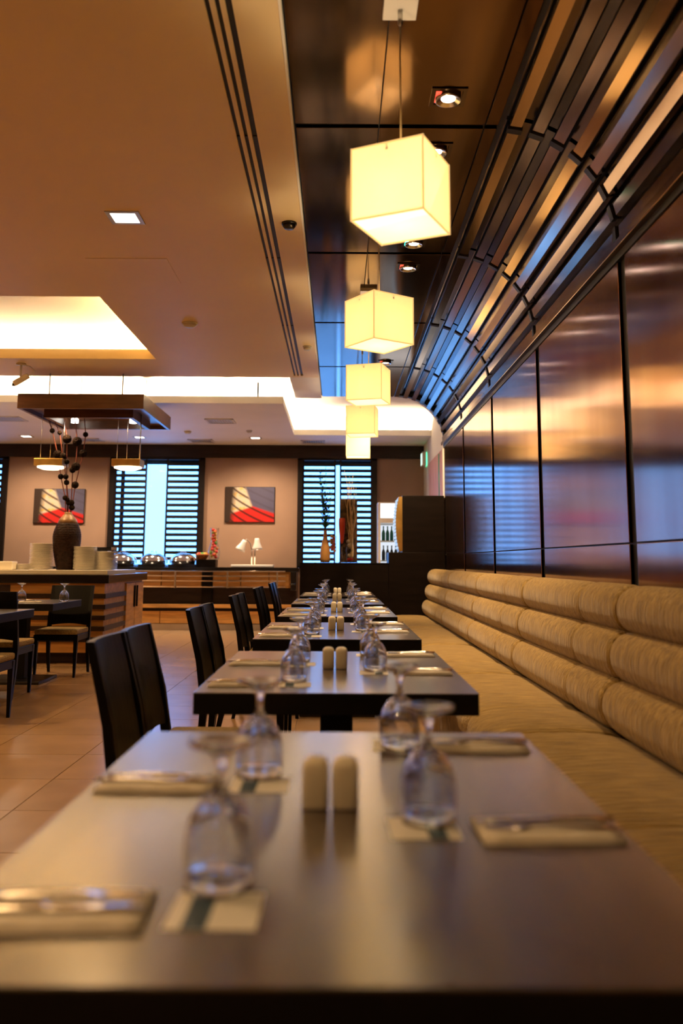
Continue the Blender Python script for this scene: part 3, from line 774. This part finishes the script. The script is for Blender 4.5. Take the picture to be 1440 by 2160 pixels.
# tables and chairs on the left
table(-3.05, 8.82, .86, .92, 'dark square table left of the row, in front of the buffet island', 'square tables on the left')
table(-2.95, 7.02, .90, .95, 'dark square table cut by the left edge of the picture', 'square tables on the left')
chair(-2.80, 9.28, PI, 'black chair behind the left table, its back against the island', 'black chairs at the left tables')
chair(-2.90, 7.88, 0, 'black chair between the two left tables, back to the camera', 'black chairs at the left tables')
chair(-2.62, 6.62, 0, 'black chair at the left picture edge, only its legs in view', 'black chairs at the left tables')
goblet(-2.64, 8.75, 'upside-down goblet on the left square table, right one')
goblet(-3.05, 8.75, 'upside-down goblet on the left square table, left one')
n = shared('napkin', 'napkin', napkin_fn, 'napkin', None, (-2.92, 8.62, TZ + .0008), (0, 0, .3)); tag(n, 'folded cream napkin on the left square table near its right goblet', 'napkin', 'folded napkins')
n = shared('napkin', 'napkin', napkin_fn, 'napkin', None, (-3.10, 8.95, TZ + .0008), (0, 0, 1.2)); tag(n, 'folded cream napkin on the left square table between the goblets', 'napkin', 'folded napkins')

# ------------------------------------------------------------------ buffet island
IX, IY0, IY1, IZ = -2.62, 10.25, 12.25, .985
t = thing('buffet_island', 'oak buffet island with dark top and wrapping dark bands', 'counter', (0, 0, 0))
part('body', MB().box(-6.4, IX - .03, IY0 + .04, IY1, .12, IZ - .10), 'oak_h', t)
part('worktop', MB().box(-6.5, IX + .03, IY0 - .03, IY1 + .03, IZ - .095, IZ, bev=.006), 'black_gloss', t)
part('plinth', MB().box(-6.3, IX - .10, IY0 + .12, IY1 - .06, 0, .12), 'dark_wood_h', t)
part('riser_shelf', MB().box(-6.3, IX - .06, IY0 + .25, IY1 - .3, IZ, IZ + .045, bev=.004), 'ceramic', t)
for zc in (.745, .625, .505, .385, .265):
    part('band', MB().box(-4.6, IX - .005, IY0 - .0, IY0 + .04, zc - .026, zc + .026).box(IX - .03, IX - .005, IY0 + .04, IY0 + 1.0, zc - .026, zc + .026), 'dark_wood_h', t)
for a, b in ((IY0 + 1.02, IY0 + 1.49), (IY0 + 1.51, IY1 - .02)):
    d = part('door', MB().box(IX - .03, IX - .008, a, b, .14, IZ - .12, bev=.003), 'oak', t)
    yh = b - .06 if a < IY0 + 1.2 else a + .06
    part('handle', MB().box(IX - .008, IX + .012, yh - .014, yh + .014, .56, .83, bev=.004), 'dark_wood', d)
for x0, x1 in ((-4.4, -3.72),):
    part('front_panel', MB().box(x0, x1, IY0 + .015, IY0 + .045, .15, IZ - .12, bev=.003), 'dark_wood_h', t)
RZ = IZ + .045
# plates: each one of a stack on its own
def plate_fn(mb): mb.lathe([(0, .004), (.085, .004), (.135, .013), (.139, .0155), (.137, .0175), (.084, .0085), (0, .0085)], 28)
def bowl_fn(mb): mb.lathe([(0, 0), (.05, 0), (.085, .022), (.095, .04), (.092, .041), (.08, .024), (.048, .006), (0, .006)], 24)
def stack(x, y, n, where, s, step=.0145, fn=plate_fn, key='plate', nm='dinner_plate'):
    for k in range(n):
        o = shared(nm, key, fn, 'plate', None, (x + random.uniform(-.003, .003), y + random.uniform(-.003, .003), RZ + .0005 + k * step * s)); o.scale = (s, s, s)
        pos = 'topmost' if k == n - 1 else ('bottom' if k == 0 else '%s from the bottom' % ORD[k])
        tag(o, 'white plate, %s, of the stack %s' % (pos, where), 'plate', 'stacked plates on the island')
stack(-3.585, 10.9, 21, 'left of the brown vase', 1.02)
stack(-3.06, 10.9, 19, 'right of the brown vase', 1.0)
stack(-2.81, 10.95, 16, 'nearest the island corner', .93)
stack(-3.78, 10.85, 6, 'far left beside the white box', .75)
t = thing('napkin_box', 'white rounded box on the island left of the plates', 'box', (-3.93, 10.7, RZ))
part('box_body', MB().box(-.10, .10, -.09, .09, 0, .10, bev=.012), 'plate', t); part('lid_slot', MB().box(-.06, .06, -.012, .012, .10, .102), 'hole', t)
o = obj('rolled_towel', MB().tube([(-.13, 0, .045), (-.11, 0, .045), (.11, 0, .045), (.13, 0, .045)], .045, 14).mesh('rolled_towel', 'napkin'), None, (-4.12, 10.62, RZ), (0, 0, .3)); tag(o, 'rolled white towel at the left end of the island', 'towel')
o = obj('folded_cloth', MB().box(-.14, .14, -.10, .10, 0, .05, bev=.015).box(-.12, .12, -.09, .09, .05, .09, bev=.015).mesh('folded_cloth', 'blue_cloth'), None, (-4.10, 11.1, RZ), (0, 0, .1)); tag(o, 'folded blue cloth on the island behind the towel', 'cloth')
t = thing('serving_tray', 'black serving tray behind the right plate stacks', 'tray', (-3.07, 11.45, RZ))
part('tray_base', MB().box(-.22, .22, -.15, .15, .24, .255, bev=.004), 'black_gloss', t); part('tray_rim', MB().box(-.22, .22, -.15, -.14, .255, .28).box(-.22, .22, .14, .15, .255, .28).box(-.22, -.21, -.14, .14, .255, .28).box(.21, .22, -.14, .14, .255, .28), 'black_gloss', t)
part('tray_stand', MB().box(-.16, .16, -.10, .10, 0, .24, bev=.004), 'steel', t)
# brown ribbed vase
t = thing('ribbed_vase', 'tall dark brown ribbed vase on the island between plate stacks', 'vase', (-3.305, 10.95, RZ))
prof = [(0, 0), (.10, 0)]
Hs = .56
for k in range(61):
    z = k / 60 * Hs; u = z / Hs
    r = .105 + .062 * math.sin(min(1, u / .72) * PI / 2) if u < .72 else .167 - .045 * ((u - .72) / .28) ** 1.6
    prof.append((r + .0032 * (k % 3 == 1), z))
part('body', MB().lathe(prof + [(0, Hs)], 32), 'wicker', t)
part('neck', MB().lathe([(.122, Hs - .002), (.10, Hs + .05), (.065, Hs + .09), (.042, Hs + .12), (.046, Hs + .135), (.036, Hs + .135), (.034, Hs + .10)], 28), 'wicker_neck', t)
# dried stems with balls
BALLS = [
 [(-3.62, 2.92, .0), (-3.546, 2.728, .032), (-3.466, 2.434, .052), (-3.411, 2.16, .035), (-3.345, 1.90, .032)],
 [(-3.55, 2.89, .0), (-3.457, 2.705, .028), (-3.406, 2.411, .048), (-3.353, 2.16, .034), (-3.322, 1.88, .03)],
 [(-3.43, 2.96, .036), (-3.365, 2.629, .056), (-3.357, 2.347, .036), (-3.344, 2.09, .034), (-3.31, 1.84, .03)],
 [(-3.30, 2.96, .036), (-3.241, 2.60, .060), (-3.243, 2.289, .054), (-3.282, 2.245, .038), (-3.279, 1.842, .04)],
 [(-3.175, 2.92, .0), (-3.146, 2.689, .033), (-3.164, 2.453, .048), (-3.244, 2.062, .045), (-3.27, 1.784, .036)]]
SW = ['leftmost', 'second from left', 'middle', 'second from right', 'rightmost']
for k, bl in enumerate(BALLS):
    yb = 10.95 + (k - 2) * .012
    t = thing('dried_ball_stem', '%s red stem with dark twig balls in the brown vase' % SW[k], 'dried flower', (0, 0, 0), 0, 'dried ball stems in the vase')
    part('stem', MB().tube([(x, yb, z) for x, z, r in bl] + [(-3.305 + (k - 2) * .006, yb, 1.55)], .0065, 7), 'twig_red', t)
    for x, z, r in bl:
        if r: part('ball', MB().sphere((x, yb - .004, z), r, 14, 10), 'twig_ball', t)

# suspended wood frame over the island
t = thing('suspended_wood_frame', 'square walnut frame hanging above the buffet island', 'ceiling frame', (0, 0, 0))
fx0, fx1, fy0, fy1, fz0, fz1 = -3.735, -2.27, 10.2, 11.88, 2.885, 3.06
part('side_board', MB().box(fx0, fx1, fy0, fy0 + .04, fz0, fz1, bev=.004), 'walnut', t)
part('side_board', MB().box(fx0, fx1, fy1 - .04, fy1, fz0, fz1, bev=.004), 'walnut', t)
part('side_board', MB().box(fx0, fx0 + .04, fy0 + .04, fy1 - .04, fz0, fz1, bev=.004), 'walnut', t)
part('side_board', MB().box(fx1 - .04, fx1, fy0 + .04, fy1 - .04, fz0, fz1, bev=.004), 'walnut', t)
part('inner_panel', MB().box(fx0 + .04, fx1 - .04, fy0 + .04, fy1 - .04, fz0 + .055, fz0 + .075), 'walnut', t)
ib = MB(); ib.box(fx0 + .20, fx1 - .20, fy0 + .35, fy0 + .40, fz0 - .05, fz0 + .055); ib.box(fx0 + .20, fx1 - .20, fy1 - .40, fy1 - .35, fz0 - .05, fz0 + .055)
ib.box(fx0 + .20, fx0 + .25, fy0 + .4, fy1 - .4, fz0 - .05, fz0 + .055); ib.box(fx1 - .25, fx1 - .20, fy0 + .4, fy1 - .4, fz0 - .05, fz0 + .055)
part('inner_frame', ib, 'walnut', t)
for x in (fx0 + .3, fx1 - .3):
    for y, zt in ((fy0 + .2, ZC), (fy1 - .2, 3.56)):
        part('hanger_rod', MB().tube([(x, y, fz1 - .10), (x, y, (ZC if y < 10.5 else 3.56))], .008, 8), 'steel', t)
for x in (fx0 + .36, fx1 - .36):
    for y in (fy0 + .62, fy1 - .62):
        part('spotlight', MB().lathe([(0, 0), (.045, 0), (.045, .05), (.03, .06)], 16, (x, y, fz0 - .005)), 'lamp_face', t)
        light('frame_spot_beam', 'SPOT', (x, y, fz0 - .03), 30, WARMW, t, spot_size=1.9, spot_blend=.7, shadow_soft_size=.04)
# two heat lamps on rods below the frame
for x, lb in ((-3.545, 'gold heat lamp on rods left of the dried ball stems'), (-2.60, 'gold heat lamp on rods in front of the shuttered window')):
    t = thing('heat_lamp', lb, 'heat lamp', (x, 10.95, 2.29), 0, 'heat lamps over the island')
    part('shade', MB().box(-.175, .175, -.13, .13, -.005, .085, bev=.006), 'gold', t)
    part('glow_disc', MB().lathe([(0, -.045), (.10, -.042), (.165, -.02), (.165, -.005)], 28), 'heat_face', t)
    for dx in (-.14, -.02, .14): part('rod', MB().tube([(dx, 0, .085), (dx, 0, fz0 + .057 - 2.29)], .0075 if dx > 0 else .003, 8), 'steel', t)
    light('heat_glow', 'SPOT', (0, 0, -.06), 9, WARM, t, spot_size=2.2, spot_blend=.6, shadow_soft_size=.1)

# ------------------------------------------------------------------ back buffet counter
CY0, CY1, CZ = 15.2, 15.83, 1.04
wt = obj('counter_worktop', MB().box(-6.4, -.66, CY0 - .03, CY1, CZ - .07, CZ, bev=.006).mesh('counter_worktop', 'black_gloss'), None); tag(wt, 'long black worktop of the far buffet counter below the windows', 'worktop')
def cab_unit(x0, x1, npan, label):
    t = thing('buffet_cabinet', label, 'cabinet', (0, 0, 0), 0, 'far buffet cabinets')
    part('body', MB().box(x0, x1, CY0 + .12, CY1, .10, CZ - .07), 'dark_wood_h', t)
    w = (x1 - x0) / npan
    for k in range(npan):
        part('front_panel', MB().box(x0 + k * w + .006, x0 + (k + 1) * w - .006, CY0 + .06, CY0 + .12, .70, CZ - .075, bev=.003), 'oak_h', t)
        part('base_panel', MB().box(x0 + k * w + .006, x0 + (k + 1) * w - .006, CY0 + .04, CY0 + .12, .11, .31, bev=.003), 'oak_h', t)
    part('shelf', MB().box(x0, x1, CY0 + .02, CY0 + .12, .365, .425, bev=.003), 'oak_h', t)
    part('kick_strip', MB().box(x0, x1, CY0 + .05, CY0 + .12, 0, .10), 'steel', t)
cab_unit(-6.4, -2.30, 6, 'oak-fronted far buffet cabinet left of the dark pillar')
cab_unit(-2.12, -.70, 3, 'oak-fronted far buffet cabinet right of the dark pillar')
o = obj('counter_pillar', MB().box(-2.298, -2.122, CY0 + .03, CY1, 0, CZ - .071, bev=.004).mesh('counter_pillar', 'dark_wood'), None); tag(o, 'dark upright pillar between the two far buffet cabinets', 'pillar')
t = thing('tray_rail', 'chrome tray rail running along the front of the far buffet', 'rail', (0, 0, 0))
for z in (.975, .895, .815, .715):
    part('bar', MB().box(-6.2, -.88, CY0 - .16 if z > .9 else CY0 - .10, CY0 - .14 if z > .9 else CY0 - .08, z - .010, z + .010, bev=.003), 'chrome', t)
for x in (-5.4, -4.4, -3.5, -2.72, -1.85, -1.02):
    part('rail_post', MB().box(x - .012, x + .012, CY0 - .15, CY0 + .06, .70, .72).box(x - .012, x + .012, CY0 - .13, CY0 - .10, .70, .98), 'steel', t)
part('end_bracket', MB().box(-.80, -.70, CY0 - .10, CY0 + .04, .66, .98, bev=.01).lathe([(.0, 0), (.045, 0), (.045, .03)], 14, (-.76, CY0 - .13, .75)), 'black_gloss', t)

def chafing(x, label):
    t = thing('chafing_dish', label, 'chafing dish', (x, 15.48, CZ), 0, 'chafing dishes')
    part('stand', MB().box(-.23, .23, -.17, .17, 0, .045, bev=.006), 'black_gloss', t)
    part('pan', MB().lathe([(0, .045), (.20, .045), (.205, .10), (.212, .105)], 32), 'chrome', t)
    dome = [(.212, .105)] + [(.208 * math.cos(a * PI / 2 / 10), .108 + .135 * math.sin(a * PI / 2 / 10)) for a in range(11)]
    dome[-1] = (0, .243)
    part('dome_lid', MB().lathe(dome, 32), 'chrome', t)
    part('lid_handle', MB().tube([(-.05, -.02, .235), (-.04, -.02, .262), (.04, -.02, .262), (.05, -.02, .235)], .007, 8), 'chrome', t)
    part('hinge_arm', MB().tube([(-.225, .02, .06), (-.225, .02, .13), (-.20, .02, .16)], .01, 8).tube([(.225, .02, .06), (.225, .02, .13), (.20, .02, .16)], .01, 8), 'chrome', t)
chafing(-3.70, 'leftmost round chrome chafing dish, partly behind the plates')
chafing(-3.17, 'middle round chrome chafing dish in front of the clear window')
chafing(-2.66, 'rightmost round chrome chafing dish beside the fruit display')

o = obj('display_stand', MB().box(-.16, .16, -.14, .14, 0, .13, bev=.004).mesh('display_stand', 'dark_wood'), None, (-2.25, 15.5, CZ)); tag(o, 'dark square stand carrying the fruit vase on the far counter', 'stand')
t = thing('fruit_vase', 'hourglass glass vase filled with red and yellow fruit', 'vase', (-2.14, 15.5, CZ + .131))
part('glass_body', MB().lathe([(.0, 0), (.085, 0), (.10, .06), (.105, .14), (.085, .22), (.06, .29), (.065, .36), (.075, .45), (.08, .54), (.077, .54), (.06, .36), (.055, .29), (.08, .22), (.10, .14), (.08, .008), (0, .008)], 24), 'thin_glass', t)
rnd = random.Random(3)
for k in range(26):
    z = .04 + k * .0185; rr = .062 if z < .22 else .030
    a = k * 2.4
    part('fruit', MB().sphere((rr * math.cos(a) * (.5 if k % 3 == 0 else .9), rr * math.sin(a) * .8, z), .027, 10, 7), ['fruit_red', 'fruit_yellow', 'fruit_red', 'fruit_orange', 'fruit_red'][k % 5] if k % 9 != 4 else 'fruit_green', t)
t = thing('fruit_basket', 'low orange woven basket of fruit left of the fruit vase', 'basket', (-2.33, 15.42, CZ + .131))
part('basket_body', MB().lathe([(0, 0), (.07, 0), (.115, .07), (.12, .09), (.11, .09), (.066, .012), (0, .012)], 24), 'basket', t)
for k in range(8): part('fruit', MB().sphere((.062 * math.cos(k * .8), .062 * math.sin(k * .8), .085), .033, 10, 7), ['fruit_orange', 'fruit_red', 'fruit_green', 'fruit_yellow'][k % 4], t)

t = thing('carving_heat_lamp', 'white two-headed heat lamp on a flat base on the far counter', 'heat lamp', (-1.469, 15.5, CZ))
part('base_slab', MB().box(-.36, .36, -.17, .17, 0, .045, bev=.012), 'white_enamel', t)
for dx, hx, hz in ((-.02, -.20, .34), (.03, .07, .36)):
    post = [(dx, 0, .045), (dx, 0, .26), (dx + (hx - dx) * .15, 0, .40), (dx + (hx - dx) * .5, -.02, .475), (hx * .92, -.03, .45)]
    part('gooseneck', MB().tube(post, .012, 10), 'chrome', t)
    mt = Matrix.Translation((hx, -.03, hz)) @ Matrix.Rotation(.45 if hx < 0 else -.05, 4, 'Y')
    hb = MB().lathe([(.0, .135), (.035, .135), (.045, .10), (.05, .06), (.085, -.03), (.088, -.06), (.082, -.06), (.06, .0)], 24)
    hb.v = [tuple(mt @ Vector(v)) for v in hb.v]
    part('lamp_head', hb, 'white_enamel', t)
    bl = MB().sphere((0, 0, -.02), .045, 14, 9); bl.v = [tuple(mt @ Vector(v)) for v in bl.v]
    part('bulb', bl, 'heat_face', t)
light('carving_glow', 'SPOT', (0, -.03, .28), 12, WARMW, t, spot_size=2.4, spot_blend=.6, shadow_soft_size=.05)

# ------------------------------------------------------------------ partition, tall cabinet, decorations
PY = 11.84
t = thing('low_partition', 'low black partition behind the farthest table', 'partition', (0, 0, 0))
part('screen_panel', MB().box(-.505, .655, PY, PY + .25, 0, 1.12), 'dark_wood', t)
part('top_board', MB().box(-.51, .655, PY - .01, PY + .26, 1.12, 1.132, bev=.003), 'black_gloss', t)
PZ = 1.1335
t = thing('tall_cabinet', 'tall dark brown cabinet at the far end of the bench', 'cabinet', (0, 0, 0))
part('lower_body', MB().box(.66, 1.40, PY, PY + .5, 0, 1.27, bev=.004), 'dark_wood', t)
part('upper_body', MB().box(.845, 1.40, PY + .03, PY + .45, 1.27, 2.02, bev=.004), 'dark_wood', t)
pl = []
for k in range(17):
    u = -1 + k / 8; pl.append((.845 - .09 + .045 * abs(u) ** 2.2, 1.645 + u * .36))
part('curved_side', MB().prism(pl + [(.845, 2.005), (.845, 1.285)], PY + .06, PY + .42, lambda a, b, h: (a, h, b)), 'gold', t)
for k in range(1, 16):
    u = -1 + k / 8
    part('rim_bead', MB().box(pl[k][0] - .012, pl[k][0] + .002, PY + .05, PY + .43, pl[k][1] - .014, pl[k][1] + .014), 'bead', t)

t = thing('orange_vase', 'slender orange bottle vase on the low partition', 'vase', (-.178, 11.96, PZ))
part('body', MB().lathe([(0, 0), (.062, 0), (.068, .06), (.066, .14), (.05, .24), (.032, .31), (.024, .36), (.022, .41), (.026, .425), (.020, .425), (.018, .36), (0, .35)], 28), 'vase_orange', t)
t = thing('green_branches', 'green leafy branches rising from the orange vase', 'plant', (-.178, 11.96, PZ), 0)
rnd = random.Random(11)
for k in range(7):
    dx, dy = rnd.uniform(-.10, .12), rnd.uniform(-.06, .08); h = rnd.uniform(.62, .92)
    st = [(0, 0, .36), (dx * .15, dy * .15, .55), (dx * .5, dy * .5, .55 + h * .3), (dx, dy, .40 + h)]
    b = part('branch', MB().tube(st, .0035, 5, r2=.0012), 'leaf', t)
    lf = MB()
    for j in range(46):
        u = rnd.random() ** 1.3; zz = .44 + u * h * .92
        px, py = dx * max(0, zz - .45) / h, dy * max(0, zz - .45) / h
        a = rnd.uniform(0, 2 * PI); l = rnd.uniform(.04, .085) * (1.15 - .75 * u); w = .010
        ex, ey = math.cos(a) * l, math.sin(a) * l
        lf.add([(px, py, zz), (px + ex * .5 - ey / l * w, py + ey * .5 + ex / l * w, zz + l * .5), (px + ex, py + ey, zz + l * .9), (px + ex * .5 + ey / l * w, py + ey * .5 - ex / l * w, zz + l * .55)], [(0, 1, 2, 3)])
    lo = part('leaves', lf, 'leaf', b); lo['kind'] = 'stuff'
t = thing('fruit_glass', 'stemmed glass of orange and red fruit beside the orange vase', 'glass', (-.072, 12.0, PZ))
part('glass_body', MB().lathe([(0, 0), (.04, 0), (.04, .004), (.006, .012), (.006, .10), (.035, .125), (.045, .17), (.045, .35), (.042, .35), (.042, .17), (.03, .13), (0, .128)], 22), 'thin_glass', t)
for k in range(14):
    part('fruit', MB().sphere((.021 * math.cos(k * 2.2), .021 * math.sin(k * 2.2), .155 + k * .0145), .020, 10, 7), ['fruit_orange', 'fruit_yellow', 'fruit_red'][k % 3], t)
t = thing('red_flute', 'tall red flute glass on a clear stem on the partition', 'glass', (.044, 11.93, PZ))
part('bowl', MB().lathe([(.006, .245), (.022, .28), (.038, .40), (.044, .50), (.043, .585), (.040, .585), (.036, .42), (.018, .29), (0, .26)], 24), 'red_glass', t)
part('stem', MB().lathe([(0, 0), (.045, 0), (.045, .004), (.007, .014), (.005, .12), (.006, .245), (0, .246)], 20), 'glass', t)
t = thing('bronze_slab', 'tall dark speckled bronze slab standing behind the twigs', 'decoration', (.135, 12.04, PZ))
part('slab', MB().box(-.115, .115, -.025, .025, .012, .845, bev=.004), 'slab_bronze', t); part('foot', MB().box(-.12, .12, -.04, .04, 0, .012), 'black', t)
t = thing('ball_vase', 'glass cylinder with dried and red balls holding pale twigs', 'vase', (.150, 11.93, PZ))
part('cylinder', MB().lathe([(0, 0), (.055, 0), (.055, .30), (.052, .30), (.052, .006), (0, .006)], 24), 'thin_glass', t)
for k, (bx, bz, r, m) in enumerate(((-.012, .035, .028, 'fruit_red'), (.022, .04, .026, 'fruit_red'), (-.005, .09, .030, 'ball_white'), (.0, .155, .034, 'twig_ball'), (.004, .225, .036, 'ball_white'), (-.015, .275, .030, 'ball_white'), (.03, .10, .02, 'fruit_orange'))):
    part('ball', MB().sphere((bx, -.006, bz), r, 14, 9), m, t)
rnd = random.Random(5)
for k in range(6):
    t = thing('pale_twig', '%s of the pale curly twigs in the glass cylinder' % ['leftmost', 'second from left', 'third from left', 'third from right', 'second from right', 'rightmost'][k], 'twig', (.160, 11.935, PZ), 0, 'pale curly twigs')
    x = -.05 + .02 * k; pts = [(.01, 0, .02)]; h = [1.20, .95, 1.10, 1.15, 1.0, .85][k]
    for j in range(1, 15):
        u = j / 14
        pts.append((.01 + (x - .01) * u * 1.2 + .018 * math.sin(u * 9 + k * 1.7) - (.12 * max(0, u - .72) if k == 0 else 0), .02 * math.sin(u * 7 + k) - .02, .02 + u * h))
    tw = part('stem', MB().tube(pts, .010, 6, r2=.003), 'twig_pale', t)
    for j in (5, 8, 11):
        p = pts[j]; s_ = 1 if (j + k) % 2 else -1
        part('side_shoot', MB().tube([p, (p[0] + s_ * .02, p[1], p[2] + .06), (p[0] + s_ * .03, p[1] - .01, p[2] + .13), (p[0] + s_ * .022, p[1], p[2] + .19)], .003, 5, r2=.001), 'twig_pale', tw)

# ------------------------------------------------------------------ drinks fridge, exit sign, wall art
t = thing('drinks_fridge', 'white drinks fridge with lit header beside the shuttered window', 'fridge', (.98, 15.52, 0))
part('cabinet', MB().box(-.31, -.27, -.3, .3, 0, 2.15).box(.27, .31, -.3, .3, 0, 2.15).box(-.31, .31, .27, .3, 0, 2.15).box(-.27, .27, -.3, .27, 0, .14).box(-.27, .27, -.3, .27, 1.80, 1.88).box(-.27, .27, -.3, .27, 2.13, 2.15), 'white_enamel', t)
part('header_light', MB().box(-.268, .268, -.298, -.20, 1.885, 2.125), 'fridge_head', t)
part('back_light', MB().box(-.25, .25, .255, .268, .18, 1.78), 'fridge_in', t)
for z in (.45, .80, 1.15, 1.48): part('shelf', MB().box(-.268, .268, -.24, .25, z, z + .02), 'steel', t)
part('door_glass', MB().box(-.268, .268, -.298, -.292, .15, 1.79), 'window_glass', t)
def bottle_fn(mb): mb.lathe([(0, 0), (.028, 0), (.030, .01), (.030, .13), (.022, .165), (.011, .19), (.011, .235), (.013, .24), (.013, .25), (0, .25)], 14)
for z, m in ((1.1705, 'bottle_dark'), (1.5005, 'bottle_green'), (.8205, 'bottle_red')):
    for k in range(7):
        mm = 'bottle_amber' if (m == 'bottle_green' and k in (4,)) else m
        o = shared('bottle', 'bottle_' + mm, bottle_fn, mm, None, (.98 - .21 + k * .07, 15.42, z))
        kd, sh = {'bottle_dark': ('dark', 'middle'), 'bottle_green': ('green', 'top'), 'bottle_amber': ('amber', 'top'), 'bottle_red': ('red', 'lower')}[mm]
        tag(o, '%s bottle, %s from the left on the %s shelf of the drinks fridge' % (kd, ORD[k], sh), 'bottle', 'bottles on the %s fridge shelf' % sh)
t = thing('exit_sign', 'small green glowing sign box high on the far right wall', 'sign', (1.46, 15.35, 2.90))
part('housing', MB().box(-.03, .035, -.14, .14, -.12, .12, bev=.005), 'white_enamel', t)
part('lit_face', MB().box(-.036, -.0305, -.125, .125, -.10, .10), 'exit_face', t)
part('lit_edge', MB().box(.036, .045, -.13, .13, -.11, .11), 'exit_green', t)
t = thing('wall_art', 'tall abstract red and green painting on the far right wall', 'picture', (1.515, 13.75, 2.2))
part('canvas', MB().box(-.03, -.001, -.98, .98, -.60, .56, bev=.004), 'art_red', t)
part('green_streak', MB().box(-.033, -.0302, -.62, -.50, -.25, .54), 'art_green', t)

# small lamp faces are lit by their own lamp objects: do not sample them as mesh lights
for m in bpy.data.materials:
    if m.name not in ('cove_light', 'tray_light'): m.cycles.emission_sampling = 'NONE'
